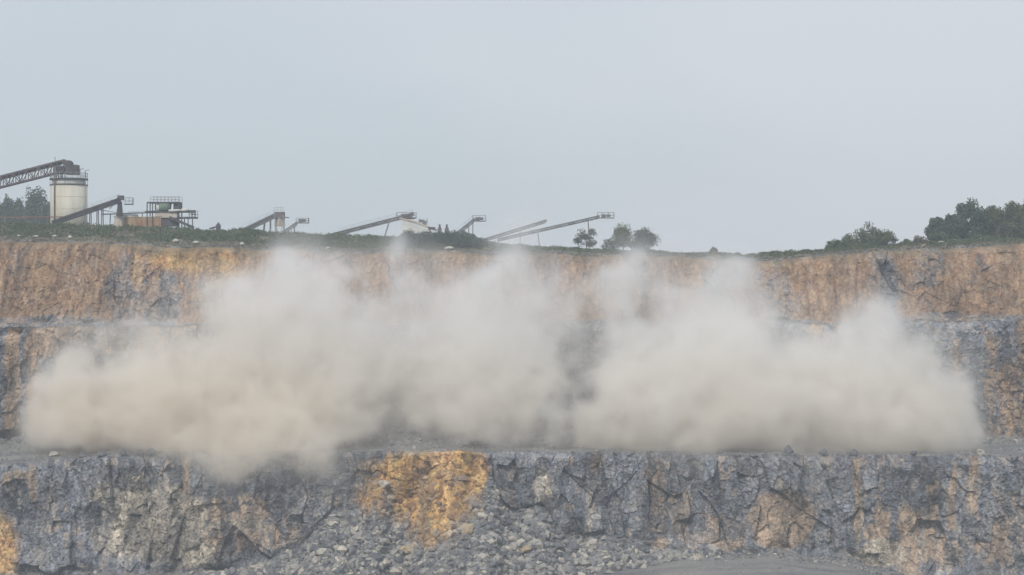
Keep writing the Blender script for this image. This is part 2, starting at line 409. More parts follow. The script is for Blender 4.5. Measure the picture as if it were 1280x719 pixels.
orange = on2 * or_up + on0 * or_low + ta * np.clip(slump * 1.2, 0, 1) + ((SEG == 3)[:, None]) * slump * 0.8
brk = (t3_ - 0.5) * 0.9 + (t2_ - 0.5) * 0.7 + 0.5 * w3 + 0.5 * w2
def breakup(a, k=0.75): return np.clip(a + brk * k * 4 * a * (1 - a) + brk * k * 0.45 * sstep(0.02, 0.2, a), 0, 1)
tan_up = np.clip(breakup(tan_up, 0.35) * 1.08, 0, 1); tan_low = breakup(tan_low, 0.6); tan_mid = breakup(tan_mid); pale_low = breakup(pale_low, 0.5)
isl = sstep(0.86, 0.98, t3_ + 0.25 * w2); tan_mid = np.maximum(tan_mid, isl * 0.3); tan_low = np.maximum(tan_low, isl * 0.35)
tan = on2 * tan_up + on1 * tan_mid + on0 * tan_low + ta * (0.10 + 0.3 * slump) + mu * 0.25 + np.isin(SEG, (6, 7))[:, None] * np.clip(0.15 + w2, 0, .6)
pale = on0 * np.maximum(pale_low, 0.42 * tan_low * (1 - orange)) + on1 * 0.25 * tan_mid + on1 * sstep(0.45, 0.7, w1) * 0.35 + on2 * sstep(0.42, 0.66, vnoise(77, XX / 1.1, Z / 1.2)) * 0.25
earth = np.clip(np.clip(tan, 0, 1) * on2 * 1.0 + orange * 0.8 + on0 * tan_low * 0.35, 0, 1)
# displacement
drill = np.abs(np.sin(XX * 1.05 + 0.5 * w1 + 0.04 * Z)) * 0.22 + 0.16 * vnoise(41, XX / 0.7, Z / 7.0 + SEG[:, None])
D = KF * (0.75 * big + drill * (1 - 0.6 * earth) + b1 * (1 - 0.8 * earth) + b2 * (1 - 0.6 * earth) + b3 * (1 - 0.45 * earth) + b4 * (1 - 0.3 * earth) + 0.13 * rough)
gul = np.abs(fbm(40, 3, 0.5, XX / 1.7, Z / 9.0)); D += KF * earth * (gul - 0.2) * 1.5
# benches and slopes: heaps of blasted stone
soft = np.isin(SEG, (1, 3, 4, 6, 7))[:, None] * 1.0
fl = (SEG == 0)[:, None] * 1.0
cr_ = fbm(50, 5, 0.62, XX / 1.9, Y / 1.9)
_, _, rr, _, _ = worley(500, XX / 0.7, Y / 0.7); wd = worley(501, XX / 0.8, Y / 0.7 + Z / 0.8)
lump = (0.55 - wd[0]) * (0.4 + wd[2][0])
tk = np.ones(NY); 
for s in (1, 4, 7): tk[SEG == s] = np.minimum(1, T[SEG == s] * 6 + 0.25)
dz = soft * tk[:, None] * (0.30 * cr_ + 0.35 * lump) + fl * 0.10 * cr_
dz += (SEG == 9)[:, None] * 0.25 * cr_ + np.isin(SEG, (10, 11))[:, None] * 0.45 * fbm(52, 4, 0.6, XX / 2.5, Y / 2.0) + (SEG == 12)[:, None] * 0.2 * fbm(53, 3, 0.6, XX / 9, Y / 9)
tal = ta + mu
dyt = -tal * tk[:, None] * (0.6 * fbm(54, 4, 0.6, XX / 2.4, Z / 2.2) + 0.35 * lump)
# crests crumble back: the last stretch of each face leans away
crest = np.zeros(NY)
for s in FACE:
    r = SEG == s; crest[r] = sstep(0.90, 1.0, T[r])
crest = crest[:, None] * (0.8 + 0.8 * vnoise(60, XX / 1.6, XX * 0))
Yd = Y - D * edge + dyt + crest
Zd = Z + dz * edge + 0.12 * KF * b3
for fs, ns in ((2, 3), (5, 6), (8, 9)):       # the ledge behind begins where its face ends
    last = np.flatnonzero(SEG == fs)[-1]; off = Yd[last] - Y[last]; offz = Zd[last] - Z[last]
    r = np.flatnonzero(SEG == ns); wgt = (1 - T[r])[:, None] ** 3
    Yd[r] += off * wgt; Zd[r] += offz * (1 - T[r])[:, None] ** 8
V = np.stack([XX, Yd, Zd], -1).reshape(-1, 3)
gi = np.arange(NY * NX).reshape(NY, NX)
Q = np.stack([gi[:-1, :-1], gi[:-1, 1:], gi[1:, 1:], gi[1:, :-1]], -1).reshape(-1, 4)
grav = np.isin(SEG, (0, 3))[:, None] * 0.95 + (SEG == 6)[:, None] * 0.12 + ta * np.clip(0.85 - slump, 0, 1) + mu * 0.8 + (SEG == 7)[:, None] * 0.08
grav = grav + KF * 0
trk = np.abs(((Y + 0.05 * XX + 1.5 * fbm(55, 2, .5, XX / 30, Y / 30)) % 5.5) - 2.7)
dz_t = fl * 0.10 * (1 - sstep(0.15, 0.45, np.abs(trk - 1.1)))
Zd -= dz_t; V[:, 2] = Zd.reshape(-1)
grass = np.isin(SEG, (10, 11, 12))[:, None] * (0.85 + 0.15 * w1) + (SEG == 9)[:, None] * (0.55 + 0.5 * w2) + on2 * sstep(0.86, 0.99, T[:, None] + 0.10 * w2) * 0.45
tone = 0.53 + 0.9 * dz_t + 0.11 * vnoise(42, XX / 0.9, Z / 6.0 + SEG[:, None] * 3) + 0.24 * vnoise(43, XX / 3.1, Z / 8.0 + SEG[:, None] * 5) + 0.28 * (t2_ - 0.5) + 0.34 * (t3_ - 0.5) + 0.16 * (t1_ - 0.5) + 0.22 * (t4_ - 0.5)
tone = 0.55 + (tone - 0.55) * (1 - 0.45 * on2 * np.clip(tan, 0, 1))
A1 = np.clip(np.stack([tan + KF * 0, orange + KF * 0, pale + KF * 0], -1), 0, 1).reshape(-1, 3)
A2 = np.clip(np.stack([grav, grass, tone], -1), 0, 1).reshape(-1, 3)
terrain = np_mesh('terrain', V, Q, M['rock'], False, None, {'mask': A1, 'cover': A2})
tag(terrain, kind='structure')
VG = V.reshape(NY, NX, 3)
def ground_at(x, y, segs=None):
    """height of the terrain at x, y (rows behind the faces only)"""
    i = np.searchsorted(X1, x); i = min(max(i, 0), NX - 1)
    r = np.isin(SEG, segs) if segs is not None else np.ones(NY, bool)
    ys, zs = VG[r, i, 1], VG[r, i, 2]
    return float(zs[np.argmin(np.abs(ys - y))])
TOP = (9, 10, 11, 12)

def sheet(name, x0, x1, y0, y1, zf_, nx, ny, cover):
    xs = np.linspace(x0, x1, nx); ys = np.linspace(y0, y1, ny); gx, gy = np.meshgrid(xs, ys)
    v = np.stack([gx, gy, zf_(gx, gy)], -1).reshape(-1, 3); g = np.arange(nx * ny).reshape(ny, nx)
    q = np.stack([g[:-1, :-1], g[:-1, 1:], g[1:, 1:], g[1:, :-1]], -1).reshape(-1, 4)
    o = np_mesh(name, v, q, M['rock'], True, None, {'mask': np.zeros((nx * ny, 3)), 'cover': np.tile(np.array(cover), (nx * ny, 1))})
    return tag(o, kind='structure')
sheet('ground', -400, 400, 10, 250.1, lambda x, y: -44.02 + 0 * x, 60, 40, (0.95, 0, 0.5))
def nearz(x, y): return np.where(y > 6.5, -1.65 - (y - 6.5) * 11, -1.65 + 0.05 * np.sin(x * 2.1) * np.cos(y * 1.7))
sheet('cliff_edge', -400, 400, -60, 10.5, nearz, 200, 142, (0.7, 0.35, 0.5))

# ------------------------------------------------------------------ stones
def ico(sub):
    import bmesh
    bm = bmesh.new(); bmesh.ops.create_icosphere(bm, subdivisions=sub, radius=1)
    v = np.array([p.co[:] for p in bm.verts]); f = np.array([[q.index for q in p.verts] for p in bm.faces]); bm.free()
    return v, f
def stone_shape(rng, sub=2):
    v, f = ico(sub)
    for _ in range(9):                        # plane cuts give the flat broken faces
        n = rng.normal(size=3); n /= np.linalg.norm(n); d = rng.uniform(0.45, 0.85)
        k = v @ n; v = v - np.outer(np.clip(k - d, 0, None), n)
    v = v + rng.normal(size=v.shape) * (0.10 if sub == 1 else 0.03)
    return v * rng.uniform(0.75, 1.25, 3), f
rng = np.random.default_rng(5)
def scatter(name, pts, size, mat, tones, orange, seed, sub=1):
    rg = np.random.default_rng(seed); shp = [stone_shape(rg, sub) for _ in range(14)]
    VV, FF, CC = [], [], []; b = 0
    for p, s, t, o in zip(pts, size, tones, orange):
        v, f = shp[rg.integers(14)]
        a, c = rg.uniform(0, 6.28), rg.uniform(-0.6, 0.6)
        Rz = np.array([[math.cos(a), -math.sin(a), 0], [math.sin(a), math.cos(a), 0], [0, 0, 1]])
        Rx = np.array([[1, 0, 0], [0, math.cos(c), -math.sin(c)], [0, math.sin(c), math.cos(c)]])
        w = (v @ Rx.T @ Rz.T) * s * np.array([1, 1, 0.75]) + p
        VV.append(w); FF.append(f + b); b += len(v); CC.append(np.tile([t, o, 0], (len(v), 1)))
    return np_mesh(name, np.concatenate(VV), np.concatenate(FF), mat, False, None, {'mask': np.concatenate(CC)})
def rubble(name, rowmask, n, prob, smin, smax, seed):
    rg = np.random.default_rng(seed)
    idx = np.flatnonzero((rowmask & (np.abs(XX) < 95) & (rg.random(XX.shape) < prob)).ravel())
    rg.shuffle(idx); idx = idx[:n]
    pts = V[idx] + rg.normal(size=(len(idx), 3)) * 0.05
    keep = rg.random(len(idx)) > A1[idx, 1] * 0.75; idx, pts = idx[keep], pts[keep]
    sz = smin + (smax - smin) * rg.random(len(idx)) ** 7.5
    tn = np.clip(rg.beta(1.6, 2.4, len(idx)), 0, 1); orr = np.clip(A1[idx, 1] * rg.uniform(0.5, 1.3, len(idx)), 0, 1)
    return scatter(name, pts, sz, M['rubble'], tn, orr, seed)
seg2 = SEG[:, None] + 0 * XX
tag(rubble('rubble', (seg2 == 1) & (PX > 250) & (PX < 900), 20000, np.clip(0.1 + 0.9 * (tal_h / 8), 0, 1)[None, :], 0.07, 1.05, 11), kind='stuff')
tag(rubble('rubble', ((seg2 == 1) | ((seg2 == 0) & (T[:, None] > .5))), 9000, 0.5, 0.06, 0.40, 12), kind='stuff')
tag(rubble('rubble', (seg2 == 4), 6000, np.clip(0.1 + 0.9 * (muk_h / 5), 0, 1)[None, :], 0.10, 0.55, 13), kind='stuff')
tag(rubble('rubble', ((seg2 == 3) | (seg2 == 6) | (seg2 == 7)), 7000, 0.6, 0.07, 0.32, 14), kind='stuff')

def boulder(px, py, D, w, h, mat, label, group, segs, name='boulder', seed=0):
    p = P(px, py, D); rg = np.random.default_rng(seed + int(px) * 7)
    v, f = stone_shape(rg, 3)
    sc = D / F; v = v / np.abs(v).max(0) * np.array([w * sc / 2, w * sc / 2.4, h * sc / 2])
    v += 0.10 * h * sc * vnoise(3, v[:, 0] * 2 + px, v[:, 1] * 2, v[:, 2] * 2)[:, None]
    i = min(max(np.searchsorted(X1, p.x), 0), NX - 1); r = np.flatnonzero(np.isin(SEG, segs))
    if segs == TOP or segs == (10, 11):       # stand it on the slope where it is seen
        pr = 359.5 - VG[r, i, 2] * F / VG[r, i, 1]; k = r[np.argmin(np.abs(pr - (py + h * 0.35)))]
        base = VG[k, i]
    else:
        k = r[np.argmin(np.abs(359.5 - VG[r, i, 2] * F / VG[r, i, 1] - (py + h * 0.35)))]; base = VG[k, i]
    me_ = np_mesh(name, v + np.array([0, 0, h * sc * 0.32]), f, mat, False)
    me_.location = (p.x, float(base[1]) - 0.15, float(base[2]))
    return tag(me_, label, 'boulder', group)
G_B = 'pale boulders along the foot of the green bank'
for px, py, w, h, lab in [
    (12, 293.5, 8, 4, 'pale boulder on green bank, nearest the left edge of the photo'),
    (25, 295, 5, 4, 'small white boulder left of the silo, beside the leftmost bank boulder'),
    (46, 295, 9, 4, 'flat pale boulder on green bank just left below the cream silo'),
    (71, 295, 7, 4, 'pale boulder on green bank directly below the cream silo'),
    (91, 296, 6, 4, 'pale boulder on green bank below the foot of the short dark conveyor'),
    (115, 297, 5, 3, 'small pale boulder on green bank below the legs of the short dark conveyor'),
    (134, 298, 9, 4, 'long pale boulder on green bank below the head of the short dark conveyor'),
    (222, 301, 9, 5, 'large white boulder on green bank below the screening plant'),
    (248, 303, 9, 4, 'flat white boulder on green bank right of the screening plant'),
    (304, 305, 6, 5, 'pale boulder on green bank below the tail of the inclined conveyor with tower'),
    (331, 306, 9, 5, 'bluish white boulder on green bank below the conveyor transfer tower'),
    (380, 307.5, 6, 4, 'pale boulder on green bank below the small stub conveyor'),
    (410, 310, 6, 4, 'small pale boulder on bank below the tail of the long conveyor'),
    (464, 311, 6, 4, 'small white boulder on bank below the middle of the long conveyor'),
    (537, 311.5, 11, 4, 'flat cream boulder in front of dark bushes below the white sloping roof'),
    (561, 310.5, 13, 5, 'widest cream boulder in front of the dark bushes'),
    (593, 312, 7, 6, 'rounded cream boulder at the right end of the dark bushes')]:
    boulder(px, py, 335, w, h, M['stone'], lab, G_B, (10, 11))
for px, py, w, h, lab in [
    (953, 317, 8, 4, 'pale boulder on the rim edge between the dust plume and the wide bush'),
    (1019, 315, 10, 5, 'pale boulder on the rim left of the wide bush'),
    (1043, 314.5, 7, 5, 'white boulder below the left end of the wide bush'),
    (1066, 314, 6, 4, 'tan boulder below the middle of the wide bush'),
    (1118, 311, 7, 4, 'pale boulder below the right end of the wide bush'),
    (1154, 307, 8, 5, 'tan boulder on the rim left of the tall dark trees'),
    (1182, 303, 10, 4, 'long pale boulder under the short dark tree on the rim'),
    (1201, 302, 7, 6, 'tan upright boulder beneath the tallest dark tree'),
    (1220, 302, 8, 5, 'white boulder beneath the right side of the tallest dark tree'),
    (1239, 301.5, 9, 6, 'largest white boulder below the first olive tree'),
    (1257, 303, 7, 5, 'tan boulder below the olive trees near the right edge')]:
    boulder(px, py, 335, w, h, M['tanstone'] if 'tan ' in lab else M['stone'], lab, 'boulders along the rim under the trees', (10, 11))
for px, py, w, h, mt, lab in [
    (61, 566, 14, 8, 'stone', 'bright pale boulder on the left end of the lower bench edge'),
    (101, 567, 9, 8, 'greystone', 'grey boulder on lower bench edge just right of the bright pale one'),
    (127, 565, 12, 9, 'greystone', 'dark grey boulder on lower bench edge beside the dust cloud base'),
    (154, 566, 10, 9, 'greystone', 'dark boulder on lower bench edge above the pale rock slabs'),
    (174, 564, 10, 9, 'greystone', 'dark upright boulder on lower bench edge, paired with a wider one'),
    (190, 564, 15, 9, 'greystone', 'wide grey boulder on lower bench edge above the pale rock slabs'),
    (902, 563, 11, 9, 'greystone', 'dark boulder on lower bench edge above the rock face right of centre'),
    (985, 562, 12, 12, 'greystone', 'tall dark boulder on lower bench edge above the tan slab'),
    (1030, 564, 14, 9, 'greystone', 'low grey boulder on lower bench edge right of the tan slab'),
    (1067, 565, 12, 9, 'greystone', 'grey boulder on lower bench edge above the narrow tan streak'),
    (1141, 566, 10, 7, 'greystone', 'small dark boulder on lower bench edge above the white slab'),
    (1224, 563, 12, 14, 'stone', 'pale boulder on bench beside the right end of the dust cloud')]:
    boulder(px, py + 2, 301, w, h, M[mt], lab, 'boulders on the edge of the lower bench', (3,))
for px, py, w, h, mt, lab in [
    (474, 604, 19, 11, 'stone', 'cream boulder stuck in the orange slump at its left shoulder'),
    (583, 662, 19, 16, 'tanstone', 'large tan boulder at the foot of the orange slump'),
    (513, 686, 30, 17, 'tanstone', 'longest pinkish boulder low on the rubble slope'),
    (657, 686, 16, 12, 'tanstone', 'tan boulder on right part of the rubble slope'),
    (478, 706, 18, 11, 'stone', 'pale boulder near the bottom of the rubble slope'),
    (546, 668, 14, 12, 'tanstone', 'small tan boulder just left of the large tan boulder'),
    (401, 690, 17, 12, 'stone', 'pale boulder on the left flank of the rubble slope'),
    (441, 690, 15, 14, 'greystone', 'blue grey boulder left of the longest pinkish boulder'),
    (700, 684, 20, 14, 'greystone', 'grey boulder at the right foot of the rubble slope'),
    (718, 682, 17, 15, 'greystone', 'blue grey block leaning on the rock face right of the rubble')]:
    boulder(px, py, 290, w, h, M[mt], lab, 'boulders lying in the rubble slope', (1,))

# ------------------------------------------------------------------ plants
def leaves(centres, spread, n, size, rg, flat=0.0):
    """n leaf clusters thrown round the given centres: (vertices, triangles, tone)"""
    k = rg.integers(0, len(centres), n); c = np.asarray(centres)[k]; s = np.asarray(spread)[k]
    d = rg.normal(size=(n, 3)); d /= np.linalg.norm(d, axis=1)[:, None]
    p = c + d * (rg.random(n) ** 0.45)[:, None] * s
    a = rg.normal(size=(n, 3)); a /= np.linalg.norm(a, axis=1)[:, None]
    b = np.cross(a, rg.normal(size=(n, 3))); b /= np.linalg.norm(b, axis=1)[:, None]
    L_ = size * rg.uniform(0.6, 1.4, n)[:, None]
    q = np.stack([p - a * L_, p + b * L_ * 0.55, p + a * L_, p - b * L_ * 0.55], 1).reshape(-1, 3)
    t = np.repeat(np.clip(0.5 + 0.5 * (hsh(k, np.int64(3)) - 0.5) + rg.normal(size=n) * 0.2, 0, 1), 4)
    f = np.arange(n * 4).reshape(-1, 4)
    return q, f, np.stack([t, t * 0, t * 0], -1)
def tree(name, base, h, w, mat, label, group, cat='tree', seed=1, n=3500, leaf=0.20, trunk=0.35, shape=1.0, nclump=34, limbs=6, dens=0.16, d=None):
    rg = np.random.default_rng(seed); root = empty(name, base, label, cat, group)
    bx, by, bz = base; d = d or w
    cz0 = h * trunk; ch = h - cz0; cs, sp = [], []
    while len(cs) < nclump:
        v = rg.uniform(-1, 1, 3)
        if np.linalg.norm(v) > 1 or (np.linalg.norm(v) < 0.35 and rg.random() < 0.6): continue
        r = 1 - 0.35 * shape * max(0, v[2])
        e = rg.uniform(0.7, 1.3) * dens
        cs.append((bx + v[0] * w / 2 * r * 0.9, by + v[1] * d / 2 * r * 0.9, bz + cz0 + ch / 2 + v[2] * ch / 2 * 0.9)); sp.append((w * e, d * e, ch * e * 0.8))
    q, f, c = leaves(cs, sp, n, leaf, rg)
    np_mesh('crown' if cat == 'tree' else 'foliage', q, f, mat, False, root, {'mask': c})
    m = MB(); top = Vector((bx + rg.normal() * 0.03 * w, by, bz + cz0 + ch * 0.45)); tr = max(0.05, h * 0.018)
    mid = Vector((bx + rg.normal() * 0.03 * w, by, bz + cz0 * 0.6 + 0.1))
    m.cone((bx, by, bz - 0.5), mid, tr * 1.5, tr, 8).cone(mid, top, tr, tr * 0.4, 8)
    for i in range(limbs):
        j = rg.integers(len(cs)); s0 = mid.lerp(top, rg.uniform(0.0, 0.9)); e = Vector(cs[j]); k = s0.lerp(e, 0.5) - Vector((0, 0, 0.04 * h))
        m.cone(s0, k, tr * 0.5, tr * 0.32, 6).cone(k, e, tr * 0.32, tr * 0.1, 6)
    m.build('trunk' if cat == 'tree' else 'stems', M['bark'], root)
    return root
def ptree(name, px0, px1, pytop, D, mat, label, group=None, cat='tree', sink=0.0, **k):
    x = ((px0 + px1) / 2 - 640) * D / F; g = ground_at(x, D, TOP) - sink
    top = (359.5 - pytop) * D / F
    return tree(name, (x, D, g), top - g, (px1 - px0) * D / F, mat, label, group, cat, **k)
GF = 'far trees behind the silo'
for i, (a, b, y) in enumerate([(-66, -38, 240), (-46, -14, 244), (-22, 8, 246), (-2, 20, 244), (12, 34, 243), (28, 50, 240), (38, 62, 235), (54, 78, 246)]):
    ptree('broadleaf_tree', a, b, y, 520, M['leaf_dark'], 'dark bluish tree in the far clump behind the cream silo', GF, seed=30 + i, n=5200, leaf=0.32, trunk=0.05, nclump=36, dens=0.24)
tl = [('broadleaf_tree', 1156, 1186, 270, 'leaf_dark', 'short dark green tree at the left end of the rim trees', 8, 0.02),
      ('broadleaf_tree', 1174, 1202, 267, 'leaf_dark', 'narrow dark tree between the short one and the tallest one', 9, 0.02),
      ('broadleaf_tree', 1190, 1236, 249, 'leaf_dark', 'tallest dark green tree on the right rim', 10, 0.04),
      ('broadleaf_tree', 1222, 1260, 258, 'leaf_olive', 'olive green tree next to the tallest dark tree', 11, 0.0),
      ('broadleaf_tree', 1242, 1284, 253, 'leaf_olive', 'olive green tree with rounded top near the right edge', 12, 0.0),
      ('broadleaf_tree', 1264, 1312, 249, 'leaf_olive', 'olive tree cut by the right edge of the photo', 13, 0.0),
      ('broadleaf_tree', 1298, 1345, 250, 'leaf_olive', 'olive tree just beyond the right edge of the photo', 14, 0.1)]
for nm, a, b, y, mt, lab, sd_, trk in tl:
    ptree(nm, a, b, y, 349 + (sd_ % 3) * 2, M[mt], lab, 'trees on the right rim', seed=sd_, n=9000, leaf=0.20, trunk=trk, nclump=40, dens=0.17, shape=0.7)
GS = 'round trees on the middle of the rim'
ptree('small_tree', 764, 794, 281, 343, M['leaf_olive'], 'round dark shrubby tree, left half of the pair on the rim', GS, seed=21, n=3600, leaf=0.15, trunk=0.08, dens=0.22)
ptree('small_tree', 786, 821, 284, 345, M['leaf_grey'], 'round grey green tree, right half of the pair on the rim', GS, seed=22, n=4300, leaf=0.15, trunk=0.05, dens=0.22)
ptree('small_tree', 716, 748, 281, 344, M['leaf_grey'], 'thin sparse tree behind drifting dust left of the round pair', GS, seed=23, n=1500, leaf=0.15, trunk=0.15, dens=0.16, nclump=22)
ptree('shrub', 752, 770, 298, 344, M['leaf_grey'], 'small faint shrub between the thin tree and the round pair', None, 'shrub', seed=24, n=900, leaf=0.14, trunk=0.05, dens=0.25, nclump=12)
ptree('shrub', 704, 736, 308, 340, M['leaf_dark'], 'low dark shrub at the foot of the thin tree', None, 'shrub', seed=25, n=1500, leaf=0.14, trunk=0.0, dens=0.25, nclump=14, sink=.3)
GB = 'dark bushes under the white sloping roof'
for i, (a, b, y, lab) in enumerate([(498, 528, 289, 'dark green bush at the left end of the bush mound'), (516, 548, 290, 'dark bush under the white sloping roof'),
                             (536, 572, 288, 'dark bush under the pair of brown stacks'), (558, 596, 289, 'dark bush at the tail of the steep conveyor'), (578, 610, 297, 'low bush at the right end of the bush mound')]):
    ptree('bush', a, b, y - 0.5, 338 - (i % 2), M['leaf_bush'], lab, GB, 'bush', seed=40 + i, n=5200, leaf=0.15, trunk=0.0, dens=0.21, nclump=46, sink=1.6, shape=0.1)
GW = 'bushes of the wide clump on the right rim'
for i, (a, b, y, mt, lab) in enumerate([(1030, 1056, 299, 'leaf_green', 'low leafy bush at left end of the wide clump'), (1046, 1080, 292, 'leaf_olive', 'olive bush in the left middle of the wide clump'),
                             (1070, 1106, 279, 'leaf_olive', 'tallest spiky bush in the wide clump'), (1092, 1122, 289, 'leaf_olive', 'sloping bush at right end of the wide clump'),
                             (1070, 1098, 303, 'leaf_green', 'fresh green low bush in front of the wide clump')]):
    ptree('bush', a, b, y, 342 - (2 if i == 4 else 0), M[mt], lab, GW, 'bush', seed=50 + i, n=3000, leaf=0.15, trunk=0.0, dens=0.24, nclump=24, sink=0.8, shape=0.8)
for i, (a, b, y, mt, lab) in enumerate([(945, 972, 315, 'leaf_olive', 'low olive shrub on the rim beside the bench road end'), (976, 998, 313, 'leaf_olive', 'rounded low shrub left of the wide bush clump'),
                             (1124, 1146, 302, 'leaf_green', 'low green shrub between the wide clump and the rim trees'), (1138, 1156, 293, 'leaf_brown', 'brownish upright shrub left of the rim trees'),
                             (888, 896, 309, 'leaf_brown', 'thin dry plant standing alone above the dust'), (918, 926, 316, 'leaf_brown', 'tiny dry plant right of the thin dry one'),
                             (1000, 1016, 312, 'leaf_green', 'small green shrub just left of the wide bush clump'),
                             (1128, 1142, 298, 'leaf_olive', 'small upright olive shrub between two low ones right of the wide clump'),
                             (930, 948, 317, 'leaf_green', 'tiny green shrub at the top of the right dust plume'),
                             (1160, 1190, 291, 'leaf_green', 'low green shrub in front of the short dark tree'),
                             (1205, 1246, 292, 'leaf_green', 'wide low green shrub in front of the tallest dark tree'),
                             (843, 870, 317, 'leaf_green', 'very low green shrub on rim right of the round trees')]):
    ptree('shrub', a, b, y, 340, M[mt], lab, None, 'shrub', seed=60 + i, n=900, leaf=0.13, trunk=0.0, dens=0.28, nclump=12, sink=0.3)
# ground cover on the bank: weeds nobody could count
rg = np.random.default_rng(99)
def cover_of(rowsel, n, size, mat, name, up, prob):
    idx = np.flatnonzero((rowsel & (np.abs(XX) < 105) & (rg.random(XX.shape) < prob)).ravel()); rg.shuffle(idx); idx = idx[:n]
    c = V[idx] + np.array([0, 0, 0.1]); q, f, a = leaves(c, np.full((len(c), 3), up), len(c) * 5, size, rg)
    tag(np_mesh(name, q, f, mat, False, None, {'mask': a}), kind='stuff')
leftb = sstep(640, 560, PX)
clump = np.clip(0.55 + 1.1 * fbm(90, 3, 0.6, XX / 3.0, Y / 2.0), 0, 1)
cover_of((seg2 == 10) & (T[:, None] > 0.18) | (seg2 == 11), 20000, 0.15, M['leaf_green'], 'grass', 0.38, clump)
cover_of((seg2 == 10) & (T[:, None] > 0.10) | (seg2 == 11), 8000, 0.15, M['leaf_olive'], 'grass', 0.36, clump)
cover_of((seg2 == 10) | (seg2 == 9), 4500, 0.12, M['leaf_brown'], 'dry_grass', 0.22, 0.5)

# ------------------------------------------------------------------ stone works on the rim
DP = 352.0
def G(px, D=DP): return ground_at((px - 640) * D / F, D, TOP)
def at(px, py, D=DP, dy=0.0):
    p = P(px, py, D); p.y += dy; return p
def railing(mb, a, b, h=1.0, n=6, r=0.05):
    a, b = Vector(a), Vector(b)
    for i in range(n + 1):
        p = a.lerp(b, i / n); mb.beam(p, p + Vector((0, 0, h)), r)
    for k in (0.5, 1.0): mb.beam(a + Vector((0, 0, h * k)), b + Vector((0, 0, h * k)), r)
def truss(mb, a, b, depth, width, bay, chord=0.14, web=0.08):
    a, b = Vector(a), Vector(b); n = max(2, int((b - a).length / bay)); dn = Vector((0, 0, -depth))
    for s in (-1, 1):
        o = Vector((0, s * width / 2, 0))
        mb.beam(a + o, b + o, chord); mb.beam(a + o + dn, b + o + dn, chord)
        for i in range(n):
            p, q = a.lerp(b, i / n) + o, a.lerp(b, (i + 1) / n) + o
            mb.beam(p, p + dn, web)
            if i % 2: mb.beam(p, q + dn, web)
            else: mb.beam(p + dn, q, web)
        mb.beam(b + o, b + o + dn, web)
    for i in range(n + 1):
        p = a.lerp(b, i / n); mb.beam(p + Vector((0, -width / 2, 0)), p + Vector((0, width / 2, 0)), web)
        mb.beam(p + Vector((0, -width / 2, 0)) + dn, p + Vector((0, width / 2, 0)) + dn, web)
def conveyor(name, p0, p1, label, D, depth=0.8, width=1.2, legs=(), mat='steel', head=None, rail=True, group=None, bay=1.2, cover=False, chord=0.14):
    """p0 foot and p1 head in photo columns and rows; legs: (column, row on the frame)"""
    a, b = at(*p0, D), at(*p1, D)
    g = ground_at(a.x, D, TOP)
    root = empty(name, (a.x, a.y, g), label, 'conveyor', group)
    m = MB(); truss(m, a, b, depth, width, bay, chord); m.build('frame', M[mat], root)
    up = Vector((0, 0, 0.16))
    MB().beam(a + up, b + up, width * 0.8, 0.10).build('belt', M['belt'], root)
    dr = MB(); dr.cone(b + Vector((0.1, -width / 2, 0.0)), b + Vector((0.1, width / 2, 0.0)), depth * 0.42, depth * 0.42, 16); dr.build('head_drum', M[mat], root, True)
    if rail:
        m = MB(); railing(m, a.lerp(b, 0.08) + Vector((0, -width / 2 - 0.25, 0)), b + Vector((0, -width / 2 - 0.25, 0)), 0.75, int((b - a).length / 1.6), 0.035); m.build('handrail', M['galv'], root)
    if cover:
        MB().beam(a + Vector((0, 0, 0.45)), b + Vector((0, 0, 0.45)), width * 0.96, 0.06).build('cover', M['galv'], root)
    for (lx, ly, *rest) in legs:
        ft = rest[0] if rest else lx
        for s in (-1, 1):
            t = at(lx, ly, D, s * width / 2); f_ = at(ft, ly, D, s * width / 2 * 1.6); f_.z = ground_at(f_.x, D, TOP) - 0.1
            MB().beam(f_, t, 0.14).build('leg', M[mat], root)
    return root, a, b
def head_platform(root, c, w, drop, mat='steel', cage=True, up=1.0, motor=True, wd=1.8):
    """service platform round a conveyor head: c is its centre on deck level"""
    m = MB(); m.box(c, (w, wd, 0.16)); root = m.build('platform', M[mat], root)
    if cage:
        m = MB(); a = c + Vector((-w / 2, -wd / 2, 0)); b = c + Vector((w / 2, -wd / 2, 0)); railing(m, a, b, up, max(2, int(w / 0.8)), 0.055)
        a2 = c + Vector((-w / 2, wd / 2, 0)); b2 = c + Vector((w / 2, wd / 2, 0)); railing(m, a2, b2, up, max(2, int(w / 0.8)), 0.055); railing(m, b, b2, up, 2, 0.055)
        m.build('railing', M['galv'], root)
    if motor:
        m = MB(); m.box(c + Vector((-w * 0.12, 0, 0.40)), (0.8, 0.7, 0.55)); m.cone(c + Vector((w * 0.05, 0, 0.45)), c + Vector((w * 0.3, 0, 0.45)), 0.24, 0.24, 12); m.build('motor', M[mat], root)

